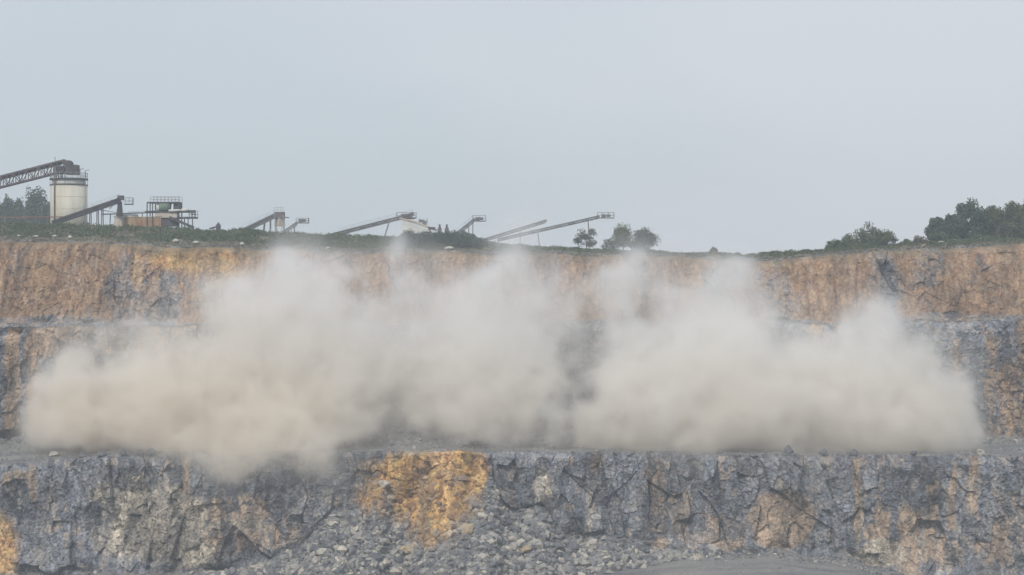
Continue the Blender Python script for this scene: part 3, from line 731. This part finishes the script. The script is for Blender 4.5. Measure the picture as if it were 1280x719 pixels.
# silo
cx = at(81, 270).x; zb = G(81) - 0.2; zt = at(81, 230.5).z; rs = 23 * DP / F; yS = DP + rs
silo = empty('silo', (cx, yS, zb), 'round cream storage silo on the rim with a dark platform on top', 'silo')
m = MB(); m.cone((cx, yS, zb), (cx, yS, zt), rs, rs, 64); m.build('wall', M['silo'], silo, True)
m = MB()
for k in range(1, 5):
    z = zb + (zt - zb) * k / 5
    m.cone((cx, yS, z - .04), (cx, yS, z + .04), rs + .012, rs + .012, 64)
m.build('hoop', M['silo'], silo, True)
zr = at(81, 223).z
m = MB(); m.cone((cx, yS, zt), (cx, yS, zr - 0.1), rs * 0.93, rs * 0.90, 48); m.build('collar', M['white'], silo, True)
m = MB(); m.cone((cx, yS, zt - 0.05), (cx, yS, zt + 0.10), rs + 0.1, rs + 0.1, 64); m.build('top_ring', M['steel'], silo, True)
m = MB(); m.cone((cx, yS, zr - 0.12), (cx, yS, zr + 0.12), rs + 0.12, rs + 0.12, 64); plat = m.build('platform', M['steel'], silo, True)
m = MB()
for i in range(20):
    a = 2 * math.pi * i / 20; p = Vector((cx + math.cos(a) * rs, yS + math.sin(a) * rs, zr)); b_ = 2 * math.pi * (i + 1) / 20
    q = Vector((cx + math.cos(b_) * rs, yS + math.sin(b_) * rs, zr)); m.beam(p, p + Vector((0, 0, 1.1)), 0.06)
    m.beam(p + Vector((0, 0, 1.1)), q + Vector((0, 0, 1.1)), 0.06); m.beam(p + Vector((0, 0, .55)), q + Vector((0, 0, .55)), 0.05)
    if i % 2: m.beam(p - Vector((0, 0, 1.1)), p, 0.07)
m.build('railing', M['galv'], plat)
xp = at(67.5, 270).x; yp = yS - math.sqrt(max(0, rs ** 2 - (xp - cx) ** 2)) - 0.22
MB().cone((xp, yp, zb), (xp, yp, at(67, 206).z), 0.13, 0.13, 12).build('downpipe', M['brownsteel'], silo, True)
m = MB()
xl = at(102.5, 270).x; yl = yS - math.sqrt(max(0, rs ** 2 - (xl - cx) ** 2)) - 0.1
for s in (-.2, .2): m.beam((xl + s, yl, zb), (xl + s, yl, zr + 1), 0.05)
for i in range(34): m.beam((xl - .2, yl, zb + i * 0.3), (xl + .2, yl, zb + i * 0.3), 0.04)
m.build('ladder', M['galv'], silo)
for px, pt in ((97, 211), (103.5, 212.5)):
    p = at(px, 222); p.y = yS - 1.2; t = at(px, pt); t.y = p.y
    m = MB(); m.beam(p, t, 0.09); m.beam(t, t + Vector((0.42, 0, 0.12)), 0.08); lp = m.build('lamp_post', M['steel'], silo); MB().box(t + Vector((0.5, 0, 0.08)), (0.4, 0.22, 0.12)).build('lamp', M['galv'], lp)
m = MB()
c0 = at(85.5, 211); m.box((c0.x, yS, c0.z), (15 * DP / F, 2.2, 12 * DP / F)); m.build('hopper', M['steel'], silo)
m = MB()
for px in (79, 81.5, 84, 86.5, 89, 91.5):
    q = at(px, 211); m.box((q.x, yS - 1.13, q.z), (0.06, 0.07, 11 * DP / F))
m.build('stiffener', M['brownsteel'], silo)
m = MB()
for px in (66.5, 69.5, 74.5):
    for dy in (-1, 1):
        q = at(px, 222); t = at(px, 206); m.beam((q.x, yS + dy, q.z), (t.x, yS + dy, t.z), 0.16)
for a_, b_ in (((66.5, 221), (74.5, 209)), ((74.5, 221), (66.5, 209))):
    q, t = at(*a_), at(*b_); m.beam((q.x, yS - 1, q.z), (t.x, yS - 1, t.z), 0.10)
m.box((at(71, 211.5).x, yS, at(71, 211.5).z), (9 * DP / F, 1.7, 9 * DP / F))
m.build('support_frame', M['steel'], silo)
# feed gallery up to the silo
a = P(-75, 238, DP); a.y = yS; b = P(76, 199.5, DP); b.y = yS
gal = empty('conveyor', (a.x, yS, ground_at(a.x, yS, TOP)), 'long brown lattice conveyor gallery rising from the left edge to the silo top', 'conveyor')
m = MB(); truss(m, a, b, 1.85, 1.9, 1.15, 0.24, 0.13); m.build('frame', M['brownsteel'], gal)
MB().beam(a + Vector((0, 0, -.4)), b + Vector((0, 0, -.4)), 1.5, 0.12).build('belt', M['belt'], gal)
m = MB(); m.beam(a + Vector((0, 0, .17)), b + Vector((0, 0, .17)), 2.0, 0.08); m.build('cover', M['steel'], gal)
e = P(86, 199.5, DP); e.y = yS
m = MB(); m.box(((b.x + e.x) / 2 - .2, yS, e.z - 0.45), (e.x - b.x - .3, 1.9, 0.9)); m.build('head_box', M['brownsteel'], gal)
MB().cone((e.x - .5, yS - 1.05, e.z - .5), (e.x - .5, yS + 1.05, e.z - .5), 0.42, 0.42, 20).build('head_drum', M['steel'], gal, True)
m = MB(); dn = P(88, 205.5, DP); m.cone((dn.x, yS, e.z - 0.8), (dn.x, yS, dn.z), 0.6, 0.45, 12); m.build('chute', M['steel'], gal)
q = P(65, 200, DP); MB().beam((q.x, yS - .9, q.z), (q.x, yS - .9, q.z + .7), .08).build('post', M['steel'], gal)
for lx in (-50,):
    for s in (-.95, .95):
        t = P(lx, 232, DP); MB().beam((t.x, yS + s, ground_at(t.x, yS, TOP) - .1), (t.x, yS + s, t.z + .4), 0.3).build('leg', M['brownsteel'], gal)
# thin red pipe across the front of the silo
a, b = P(-20, 272.5, DP - 1.2), P(86, 271, DP - 1.2)
pr = empty('pipe', (a.x, a.y, ground_at(a.x, a.y, TOP)), 'thin rusty red pipe running level in front of the silo foot', 'pipe')
MB().cone(a, b, 0.09, 0.09, 10).build('tube', M['redpipe'], pr, True)
for k in (0.02, 0.25, 0.5, 0.75, 0.98):
    p = a.lerp(b, k); MB().beam((p.x, p.y, ground_at(p.x, p.y, TOP) - .2), (p.x, p.y, p.z - .1), 0.08).build('support', M['redpipe'], pr)
# short dark conveyor in front of silo
c1, a, b = conveyor('conveyor', (66, 277), (150, 248.5), 'short dark conveyor rising from the silo foot with a small cage at its head', DP - 3, 0.62, 1.1,
                    [(113, 264), (122, 262), (128, 260)], 'steel', bay=0.9, chord=0.2)
m = MB(); m.beam(a - Vector((0, 0, .3)), b - Vector((0, 0, .3)), 0.9, .42); m.build('deck', M['steel'], c1)
m = MB(); p = at(151, 247.5, DP - 3); m.box(p, (1.0, 1.3, .8)); m.build('drive', M['steel'], c1)
p = at(161, 255.5, DP - 3); head_platform(c1, p, 1.4, 0, 'steel', True, 1.15, False, 1.2)
m = MB(); t = at(150, 252, DP - 3); q = at(149.5, 270, DP - 3); m.cone(t, q, 0.35, 0.62, 4); m.build('chute', M['steel'], c1)
m = MB(); p, q = at(122, 262, DP - 3), at(147, 266, DP - 3); m.beam(p, q, .3, .14); m.beam(at(137, 261, DP - 3), at(146, 252, DP - 3), .12); m.build('brace', M['galv'], c1)
# walkway between conveyor and screen house
root = empty('walkway', (at(165, 266).x, DP - 1, G(165)), 'thin raised steel walkway between short conveyor and screening plant', 'walkway')
MB().beam(at(128, 268, DP - 1), at(200, 265.5, DP - 1), 0.9, 0.16).build('deck', M['steel'], root)
m = MB(); railing(m, at(160, 267, DP - 1.4), at(200, 265.5, DP - 1.4), 0.0 + .35, 6, .04); m.build('railing', M['galv'], root)
for px in (138, 163, 178): MB().beam((at(px, 267).x, DP - 1, G(px) - .1), at(px, 267, DP - 1), 0.13).build('leg', M['steel'], root)
# tanks
root = empty('feed_hopper', (at(150, 276).x, DP - 2, G(150)), 'small cream dusty hopper under the head of the short dark conveyor', 'hopper')
m = MB(); m.cone((at(149, 276).x, DP - 2, G(150)), at(149, 273, DP - 2), 1.3, 0.75, 8); m.build('body', M['tanpaint'], root)
MB().cone(at(149, 273, DP - 2), at(149, 270, DP - 2), 0.8, 1.0, 8).build('rim', M['white'], root)
xa, xb = at(153, 0).x, at(203, 0).x; zt_ = at(0, 272).z; g = G(170)
root = empty('settling_tank', ((xa + xb) / 2, DP, g), 'long low rusty tan steel tank left of the screening plant', 'tank')
m = MB(); m.box(((xa + xb) / 2, DP, (g + zt_) / 2), (xb - xa, 2.6, zt_ - g)); m.build('body', M['rust'], root)
m = MB(); m.box(((xa + xb) / 2, DP, zt_ + .06), (xb - xa + .2, 2.8, .12))
m.build('rim', M['tanpaint'], root)
m = MB()
for k in range(9): m.box((lerp(xa, xb, (k + .5) / 9), DP - 1.34, (g + zt_) / 2), (.10, .10, zt_ - g))
m.build('rib', M['rust'], root)
MB().box((at(163, 0).x, DP - .3, zt_ + .32), (2.6, 1.6, .4)).build('hatch', M['white'], root)
# screening plant
sx = lambda px: at(px, 0).x
sz = lambda py: at(0, py).z
root = empty('screening_plant', (sx(212), DP, G(212)), 'steel screening plant with railed top deck, green machine and white pipe', 'screening plant')
m = MB(); m.box((sx(206), DP, sz(253.6)), (sx(226) - sx(185.5), 3.2, .22)); rfo = m.build('roof', M['steel'], root)
m = MB(); railing(m, (sx(190), DP - 1.5, sz(253)), (sx(226), DP - 1.5, sz(253)), .95, 8, .06); m.build('railing', M['galv'], rfo)
m = MB(); railing(m, (sx(190), DP + 1.5, sz(253)), (sx(226), DP + 1.5, sz(253)), .95, 8, .06); m.build('railing', M['galv'], rfo)
for px in (185.8, 192.5, 225.5):
    for dy in (-1.45, 1.45): MB().beam((sx(px), DP + dy, G(px) - .2), (sx(px), DP + dy, sz(253.9)), .17).build('column', M['steel'], root)
MB().box((sx(222), DP, sz(258.6)), (1.15, 2.0, 1.3)).build('cabin', M['steel'], root)
m = MB(); m.cone((sx(206), DP - .6, sz(264)), (sx(206), DP - .6, sz(255)), 1.15, 1.3, 20); m.build('machine', M['green'], root, True)
m = MB(); m.cone((sx(200), DP - 1.1, sz(263.5)), (sx(200), DP - 1.1, sz(257)), .45, .45, 14); m.build('drum', M['white'], root, True)
m = MB(); m.box((sx(213), DP, sz(264.9)), (sx(244) - sx(185), 3.2, .22)); m.build('deck', M['steel'], root)
m = MB(); m.cone((sx(213), DP - 1.75, sz(264)), (sx(229), DP - 1.75, sz(263.4)), .2, .2, 12); m.cone((sx(229), DP - 1.75, sz(263.4)), (sx(238), DP - 1.75, sz(262.6)), .28, .28, 12); m.build('pipe', M['white'], root, True)
m = MB(); m.box((sx(209), DP - .2, sz(269)), (sx(224) - sx(196), 2.4, 1.0)); m.build('screen_box', M['tanpaint'], root)
m = MB(); m.box((sx(212), DP, sz(277.5)), (sx(224) - sx(203), 2.2, 1.6)); m.cone((sx(207), DP, sz(284)), (sx(207), DP, sz(272)), .5, 1.4, 4); m.build('lower_hopper', M['steel'], root)
m = MB(); m.beam((sx(214), DP - 1.7, sz(272)), (sx(244), DP - 1.7, sz(285)), .9, .45); m.build('discharge_chute', M['steel'], root)
m = MB(); m.box((sx(234), DP, sz(272.4)), (sx(246) - sx(222), 2.6, .28)); sdk = m.build('side_deck', M['steel'], root)
m = MB(); railing(m, (sx(238), DP - 1.25, sz(272.4)), (sx(245.8), DP - 1.25, sz(272.4)), 1.25, 2, .11); m.build('side_railing', M['steel'], sdk); m = MB(); railing(m, (sx(238), DP + 1.25, sz(272.4)), (sx(245.8), DP + 1.25, sz(272.4)), 1.25, 2, .08); m.build('side_railing', M['steel'], sdk)
for px in (232, 236.5, 242):
    MB().beam((sx(px), DP - 1.2, G(px) - .2), (sx(px), DP - 1.2, sz(272.6)), .16).build('post', M['steel'], root)
# little pump
root = empty('water_pump', (sx(274), DP - 2, G(274)), 'small dark upright pump beside a low mound, alone right of the screening plant', 'pump')
MB().box((sx(275), DP - 2, (G(274) + sz(281)) / 2), (.75, .7, sz(281) - G(274))).build('housing', M['steel'], root)
MB().cone((sx(275), DP - 2, sz(281)), (sx(275), DP - 2, sz(278.8)), .22, .16, 10).build('outlet', M['steel'], root)
m = MB(); m.beam((sx(264), DP - 2, sz(286.5)), (sx(273), DP - 2, sz(284)), .3, .3); m.build('pipe', M['brownsteel'], root)
# inclined conveyor with transfer tower
c3, a, b = conveyor('conveyor', (301, 288.5), (343, 268.5), 'short inclined grey conveyor meeting the slender transfer tower', DP, 0.55, 1.2, [(331, 276, 327), (338, 273, 338)], 'palesteel', bay=1.0, chord=.2)
MB().beam(a - Vector((0, 0, .36)), b - Vector((0, 0, .36)), 1.0, .26).build('deck', M['palesteel'], c3)
root = empty('transfer_tower', (sx(350), DP + .2, G(350)), 'slender brown conveyor transfer tower with a side platform', 'tower')
m = MB(); m.box((sx(349.5), DP + .2, sz(269)), (1.7, 1.5, 1.1)); m.build('head_box', M['brownsteel'], root)
m = MB(); m.cone((sx(349.5), DP + .2, sz(283)), (sx(349.5), DP + .2, sz(272)), 1.0, .8, 4); m.build('hopper', M['tanpaint'], root)
m = MB(); m.box((sx(354), DP + .2, sz(272)), (1.9, 1.6, .16)); m.build('platform', M['palesteel'], root)
m = MB(); railing(m, (sx(343), DP - .6, sz(266)), (sx(355), DP - .6, sz(266)), .9, 3, .05); m.build('railing', M['galv'], root)
for px in (344.5, 354.5):
    for dy in (-.7, .9): MB().beam((sx(px), DP + dy, G(px) - .2), (sx(px), DP + dy, sz(269)), .13).build('leg', M['galv'], root)
m = MB(); m.beam((sx(344.5), DP - .7, G(344)), (sx(354.5), DP - .7, sz(279)), .09); m.beam((sx(354.5), DP - .7, G(344)), (sx(344.5), DP - .7, sz(279)), .09); m.build('cross_brace', M['galv'], root)
c3b, a, b = conveyor('conveyor', (353, 291), (371, 278.5), 'small stub conveyor with flat head platform right of the transfer tower', DP + 6, 0.4, 0.9, [(368, 280)], 'galv', bay=.8, rail=False)
head_platform(c3b, at(378, 278.8, DP + 6), 2.2, 0, 'palesteel', True, .85, True, 1.3)
# long conveyor
c4, a, b = conveyor('conveyor', (414, 293.5), (516, 267.5), 'longest dark inclined conveyor left of the white sloping roof', DP - 2, 0.40, 1.2, [(487, 275.5, 474)], 'palesteel', bay=1.1, chord=.15)
MB().beam(a - Vector((0, 0, .26)), b - Vector((0, 0, .26)), 1.0, .16).build('deck', M['brownsteel'], c4)
head_platform(c4, at(508, 272.6, DP - 2), 3.4, 0, 'brownsteel', True, .95, True, 1.4)
MB().box(at(421, 293.5, DP - 2), (.9, .8, .5)).build('tail_box', M['white'], c4)
root = empty('screen_house', (sx(523), DP + 1, G(523)), 'white sloping sheet roof building behind the dark bushes', 'building')
zz = lambda py: at(0, py, DP + 1).z
xs_ = lambda px: at(px, 0, DP + 1).x
def slab(m, pts, y0, y1, th=0.0):
    vs = [(xs_(x), y0, zz(y)) for x, y in pts] + [(xs_(x), y1, zz(y)) for x, y in pts]; n = len(pts)
    m.add(vs, [tuple(range(n)), tuple(range(2 * n - 1, n - 1, -1))] + [(i, i + n, (i + 1) % n + n, (i + 1) % n) for i in range(n)])
m = MB(); slab(m, [(503.5, 300), (503.5, 277), (522, 282), (544, 291), (544, 300)], DP - 3.42, DP + 1); m.build('wall', M['white'], root)
m = MB(); slab(m, [(500, 274.5), (502, 273.2), (520, 277.3), (546, 287), (546, 289.3), (520, 279.8)], DP - 3.5, DP + 1.4); m.build('roof', M['tanpaint'], root)
MB().box((xs_(509), DP - .2, zz(273.4)), (2.6, .4, .3)).build('beam', M['redpipe'], root)
MB().box((xs_(541), DP - 3.56, zz(286.6)), (1.2, .2, .5)).build('gutter', M['brownsteel'], root)
root = empty('roof_fan', (xs_(530), DP + 1, zz(281)), 'small dark ventilator with two masts on the white sloping roof', 'ventilator')
m = MB(); m.cone((xs_(530.5), DP + 1, zz(282)), (xs_(530.5), DP + 1, zz(276)), .30, .42, 14); m.build('drum', M['palesteel'], root, True)
m = MB(); m.cone((xs_(530.5), DP + 1, zz(279)), (xs_(530.5), DP + 1, zz(276.5)), .34, .34, 12); m.build('cap', M['white'], root, True)
for px in (524, 534): MB().beam((xs_(px), DP + 1, zz(281)), (xs_(px), DP + 1, zz(272.5)), .09).build('mast', M['palesteel'], root)
MB().box((xs_(527), DP + 1, zz(276.3)), (1.0, .6, .5)).build('motor', M['palesteel'], root)
for px, lab in ((549.5, 'brown rusty stack directly right of the white sloping roof'), (558.5, 'brown rusty stack nearer the steep conveyor')):
    root = empty('stack', (sx(px), DP, G(px)), lab, 'chimney', 'pair of brown stacks behind the bushes')
    MB().cone((sx(px), DP, G(px)), (sx(px), DP, sz(285)), .42, .36, 16).build('pipe', M['brownsteel'], root, True)
    MB().cone((sx(px), DP, sz(285)), (sx(px), DP, sz(280.5)), .20, .16, 12).build('flue', M['brownsteel'], root, True)
# steep conveyor
c5, a, b = conveyor('conveyor', (570, 292.5), (592, 275), 'steep conveyor with a flat railed head platform right of the stacks', DP - 2, .42, 1.1, [(586, 280), (591, 277)], 'palesteel', bay=.9, chord=.18)
head_platform(c5, at(599, 276.5, DP - 2), 2.3, 0, 'palesteel', True, .95, True, 1.4)
MB().beam(at(574, 288, DP - 3), at(607, 303, DP - 3), .35, .4).build('side_chute', M['palesteel'], c5)
# faint conveyors behind the dust
c6, a, b = conveyor('conveyor', (604, 300), (682, 276), 'pale conveyor half hidden in dust, upper one of the crossing pair', DP + 16, 0.36, 1.1, [(650, 286)], 'palesteel', bay=1.2, rail=False, chord=.12)
MB().beam(a - Vector((0, 0, .26)), b - Vector((0, 0, .26)), .9, .12).build('deck', M['palesteel'], c6)
c7, a, b = conveyor('conveyor', (622, 299.5), (748, 271), 'longest pale conveyor reaching furthest right above the thin tree', DP + 10, .34, 1.1, [(672, 289, 676), (735, 274, 738)], 'palesteel', bay=1.2, rail=False, chord=.12)
MB().beam(a - Vector((0, 0, .22)), b - Vector((0, 0, .22)), .9, .12).build('deck', M['palesteel'], c7)
head_platform(c7, at(757, 272.6, DP + 10), 3.0, 0, 'palesteel', True, 1.0, True, 1.4)

# ------------------------------------------------------------------ the blast dust
def dust():
    VX = 0.45
    x0, x1, y0, y1, z0, z1 = -84.0, 80.0, 288.0, 327.0, -34.0, 15.0
    nx, ny, nz = [int((b - a) / VX) + 1 for a, b in ((x0, x1), (y0, y1), (z0, z1))]
    xs, ys, zs = np.linspace(x0, x1, nx), np.linspace(y0, y1, ny), np.linspace(z0, z1, nz)
    gx, gy, gz = np.meshgrid(xs, ys, zs, indexing='ij')
    # billows: column, row, distance, half width, half height (photo pixels), half depth (m), weight
    B = [(95, 490, 309, 58, 68, 7, 1.0), (150, 500, 308, 75, 75, 8, 1.1), (235, 480, 308, 85, 95, 9, 1.2), (120, 535, 308, 80, 32, 8, 1.2),
         (250, 530, 307, 110, 55, 8, 1.4), (330, 450, 309, 80, 105, 9, 1.2), (300, 400, 311, 62, 62, 7, .9), (370, 365, 312, 55, 55, 7, 1.0), (350, 335, 313, 24, 24, 5, .5),
         (400, 470, 309, 85, 95, 8, 1.1), (440, 400, 312, 60, 60, 7, .85), (340, 540, 306, 100, 45, 7, 1.2), (305, 578, 299.5, 60, 40, 5, .95), (395, 575, 300, 50, 42, 4, .6), (270, 565, 300, 45, 40, 4, .8), (440, 600, 297, 50, 30, 4, .22), (1020, 595, 298, 45, 28, 4, .3),
         (450, 540, 305, 50, 40, 6, .35), (480, 440, 311, 60, 80, 7, .9), (495, 370, 313, 42, 60, 5, .7), (488, 318, 318, 16, 48, 4, .5), (540, 420, 311, 60, 75, 7, .9),
         (560, 480, 309, 65, 70, 7, .9), (615, 440, 310, 70, 90, 8, 1.1), (580, 380, 312, 55, 60, 6, .95), (630, 350, 313, 50, 55, 6, 1.0), (640, 320, 315, 35, 32, 5, .8), (600, 535, 306, 60, 30, 6, .3),
         (670, 410, 312, 45, 60, 6, .8), (670, 510, 308, 50, 45, 6, .35), (690, 340, 315, 26, 40, 4, .5), (660, 280, 322, 30, 30, 4, .34), (610, 300, 321, 40, 22, 4, .3), (720, 300, 322, 40, 26, 4, .3), (800, 310, 321, 34, 22, 4, .28), (250, 370, 315, 40, 30, 4, .3),
         (780, 370, 313, 40, 55, 6, .85), (790, 335, 316, 28, 26, 5, .4), (830, 350, 315, 35, 40, 5, .5), (800, 450, 309, 55, 75, 7, 1.15), (770, 520, 307, 55, 55, 7, 1.1), (850, 500, 307, 85, 80, 9, 1.4),
         (890, 420, 309, 75, 85, 8, 1.3), (900, 365, 311, 48, 48, 6, 1.0), (915, 335, 313, 30, 26, 5, .6), (930, 470, 308, 75, 85, 8, 1.3), (960, 530, 306, 85, 45, 7, 1.3), (870, 545, 306, 100, 32, 7, 1.3),
         (1030, 490, 307, 70, 75, 8, 1.25), (1080, 450, 308, 62, 65, 7, 1.2), (1090, 405, 310, 40, 34, 5, .9), (1130, 480, 307, 60, 75, 7, 1.2), (1165, 520, 306, 55, 58, 7, 1.2), (1100, 545, 305, 90, 34, 6, 1.3),
         (180, 420, 312, 90, 26, 5, .32), (420, 350, 316, 110, 55, 6, .30), (620, 370, 315, 120, 60, 6, .28), (640, 460, 311, 110, 70, 6, .32), (860, 390, 314, 90, 60, 6, .28),
         (1000, 430, 312, 60, 45, 5, .35), (990, 480, 309, 50, 60, 6, .6), (715, 525, 306, 60, 44, 6, .85), (700, 470, 309, 50, 30, 5, .4), (730, 380, 313, 40, 60, 5, .3), (520, 520, 307, 40, 40, 5, .35), (560, 555, 306, 90, 16, 5, .35), (700, 555, 306, 80, 16, 5, .3), (1200, 500, 308, 26, 50, 5, .5), (80, 545, 307, 50, 24, 6, .9), (680, 262, 322, 26, 34, 4, .2),
         (1190, 545, 305, 36, 34, 5, 1.1), (1020, 590, 300, 45, 22, 3, .35), (420, 330, 318, 60, 30, 5, .25), (560, 330, 318, 60, 30, 5, .28), (735, 430, 313, 60, 80, 5, .26), (770, 550, 305, 45, 22, 5, .4)]
    wx = gx + 4.0 * fbm(700, 3, 0.5, gx / 9, gy / 9, gz / 9); wz = gz + 4.0 * fbm(710, 3, 0.5, gx / 9, gy / 9, gz / 9); wy = gy + 2.0 * fbm(720, 2, 0.5, gx / 8, gy / 8, gz / 8)
    f = np.zeros_like(gx)
    for px, py, Dd, rx, ry, rd, w in B:
        c = P(px, py, Dd); sc = Dd / F
        d2 = ((wx - c.x) / (rx * sc)) ** 2 + ((wz - c.z) / (ry * sc)) ** 2 + ((wy - Dd) / rd) ** 2
        f += w * np.exp(-1.6 * d2)
    n = fbm(730, 5, 0.62, gx / 7.0, gy / 7.0, gz / 6.5); qx, qz = gx + 1.5 * fbm(760, 2, .5, gx / 3, gy / 3, gz / 3), gz + 1.5 * fbm(770, 2, .5, gx / 3, gy / 3, gz / 3)
    ns = 1.1 - 2.6 * np.abs(fbm(750, 3, 0.55, qx / 4.2, gy / 4.5, qz / 4.2))
    n2 = 1 - np.abs(fbm(740, 4, 0.55, gx / 5.0, gy / 5.0, gz / 5.0)) * 2.2
    thin = np.clip(f, 0, 0.6)                    # ragged veil round the billows
    body = sstep(0.10, 1.25, f * (1 + 0.25 * n2 * 0.5) + 1.0 * n * np.clip(f * 1.6, 0.12, 1) + 0.42 * ns * np.clip(f * 1.5, 0, 1) - 0.26)
    hi_ = sstep(-20, -3, gz + 3 * n)
    d = DUST * (body ** 1.4 * (1 + 0.5 * n + 0.4 * ns) * (1.15 - 0.72 * hi_) + 0.32 * thin * np.clip(1 + 2.2 * n, 0, 3))
    for lo, hi, g_ in ((x0, x1, gx), (y0, y1, gy), (z0, z1, gz)): d *= sstep(0, 2.0, g_ - lo) * sstep(0, 2.0, hi - g_)
    # the cloud stands on the bench: nothing below its floor except what spills over the edge
    floor = np.interp(gx, X1, b1z); crest_y = np.interp(gx, X1, y_c1)
    d *= np.where(gy > crest_y, sstep(-1.2, 0.3, gz - floor), 1)
    d[d < 0.004] = 0
    print('dust voxels', d.size, 'active', int((d > 0).sum()))
    me = bpy.data.meshes.new('dust'); N = d.size
    me.vertices.add(N)
    me.vertices.foreach_set('co', np.stack([gx, gy, gz], -1).astype(np.float32).ravel())
    a = me.attributes.new('amount', 'FLOAT', 'POINT'); a.data.foreach_set('value', d.astype(np.float32).ravel())
    mt = bpy.data.materials.new('blast_dust'); mt.use_nodes = True; t = mt.node_tree; t.nodes.clear()
    out = t.nodes.new('ShaderNodeOutputMaterial'); pv = t.nodes.new('ShaderNodeVolumePrincipled')
    pv.inputs['Density'].default_value = 1.0; pv.inputs['Anisotropy'].default_value = 0.0
    tcn = t.nodes.new('ShaderNodeTexCoord'); sp = t.nodes.new('ShaderNodeSeparateXYZ'); mr = t.nodes.new('ShaderNodeMapRange'); rp = t.nodes.new('ShaderNodeValToRGB')
    mr.inputs['From Min'].default_value = -26; mr.inputs['From Max'].default_value = 6
    rp.color_ramp.elements[0].color = DUST_LOW; rp.color_ramp.elements[1].color = DUST_HIGH
    t.links.new(tcn.outputs['Object'], sp.inputs[0]); t.links.new(sp.outputs[2], mr.inputs[0]); t.links.new(mr.outputs[0], rp.inputs[0])
    wm = t.nodes.new('ShaderNodeMapRange'); wm.inputs['From Min'].default_value = -15; wm.inputs['From Max'].default_value = -48; wm.inputs['To Max'].default_value = 0.8
    ml = t.nodes.new('ShaderNodeMath'); ml.operation = 'MULTIPLY'; iv = t.nodes.new('ShaderNodeMath'); iv.operation = 'SUBTRACT'; iv.inputs[0].default_value = 1
    cm = t.nodes.new('ShaderNodeMix'); cm.data_type = 'RGBA'; cm.inputs[7].default_value = (0.974, 0.930, 0.858, 1)   # clay dust on the side of the clay beds
    t.links.new(sp.outputs[0], wm.inputs[0]); t.links.new(mr.outputs[0], iv.inputs[1]); t.links.new(wm.outputs[0], ml.inputs[0]); t.links.new(iv.outputs[0], ml.inputs[1])
    t.links.new(ml.outputs[0], cm.inputs[0]); t.links.new(rp.outputs[0], cm.inputs[6]); t.links.new(cm.outputs[2], pv.inputs['Color']); t.links.new(pv.outputs[0], out.inputs['Volume'])
    me.materials.append(mt)
    o = bpy.data.objects.new('dust', me); COL.objects.link(o)
    g = bpy.data.node_groups.new('dust_grid', 'GeometryNodeTree')
    g.interface.new_socket('Geometry', in_out='INPUT', socket_type='NodeSocketGeometry'); g.interface.new_socket('Geometry', in_out='OUTPUT', socket_type='NodeSocketGeometry')
    nn = g.nodes.new; ln = g.links.new
    gin, gout = nn('NodeGroupInput'), nn('NodeGroupOutput'); vc = nn('GeometryNodeVolumeCube'); sm = nn('GeometryNodeSetMaterial'); sm.inputs['Material'].default_value = mt
    vc.inputs['Min'].default_value = (x0, y0, z0); vc.inputs['Max'].default_value = (x1, y1, z1)
    for k, v in (('Resolution X', nx), ('Resolution Y', ny), ('Resolution Z', nz)): vc.inputs[k].default_value = v
    pos = nn('GeometryNodeInputPosition'); sx_ = nn('ShaderNodeSeparateXYZ'); ln(pos.outputs[0], sx_.inputs[0])
    def mth(op, a_, b_):
        q = nn('ShaderNodeMath'); q.operation = op
        for i, v in ((0, a_), (1, b_)):
            if isinstance(v, (int, float)): q.inputs[i].default_value = v
            else: ln(v, q.inputs[i])
        return q.outputs[0]
    ii = []
    for k, (lo, hi, nn_) in enumerate(((x0, x1, nx), (y0, y1, ny), (z0, z1, nz))):
        v = mth('DIVIDE', mth('SUBTRACT', sx_.outputs[k], lo), (hi - lo) / (nn_ - 1))
        v = mth('ROUND', v, 0); v = mth('MINIMUM', mth('MAXIMUM', v, 0), nn_ - 1); ii.append(v)
    # float index stays exact below 2**24
    idx = mth('ADD', mth('ADD', mth('MULTIPLY', ii[0], ny * nz), mth('MULTIPLY', ii[1], nz)), ii[2])
    si = nn('GeometryNodeSampleIndex'); si.data_type = 'FLOAT'; si.domain = 'POINT'
    na = nn('GeometryNodeInputNamedAttribute'); na.data_type = 'FLOAT'; na.inputs['Name'].default_value = 'amount'
    ln(gin.outputs[0], si.inputs['Geometry']); ln(na.outputs[0], si.inputs['Value']); ln(idx, si.inputs['Index'])
    ln(si.outputs[0], vc.inputs['Density']); ln(vc.outputs[0], sm.inputs[0]); ln(sm.outputs[0], gout.inputs[0])
    md = o.modifiers.new('dust_grid', 'NODES'); md.node_group = g
    return tag(o, 'pale beige dust cloud rolling off the bench after a blast', 'dust', None, 'stuff')
DUST = 0.23
DUST_LOW = (0.978, 0.950, 0.900, 1); DUST_HIGH = (0.995, 0.994, 0.995, 1)
dust()

# ------------------------------------------------------------------ air
bx = MB(); bx.box((0, 420, 4), (860, 1000, 100)); hz = bx.build('haze', M['rock']); hz.data.materials.clear()
hm = bpy.data.materials.new('haze_air'); hm.use_nodes = True; t = hm.node_tree; t.nodes.clear()
out = t.nodes.new('ShaderNodeOutputMaterial'); pv = t.nodes.new('ShaderNodeVolumePrincipled')
pv.inputs['Color'].default_value = (0.80, 0.87, 0.95, 1); pv.inputs['Density'].default_value = 0.0006; pv.inputs['Anisotropy'].default_value = 0.0
t.links.new(pv.outputs[0], out.inputs['Volume']); hz.data.materials.append(hm); tag(hz, kind='stuff')
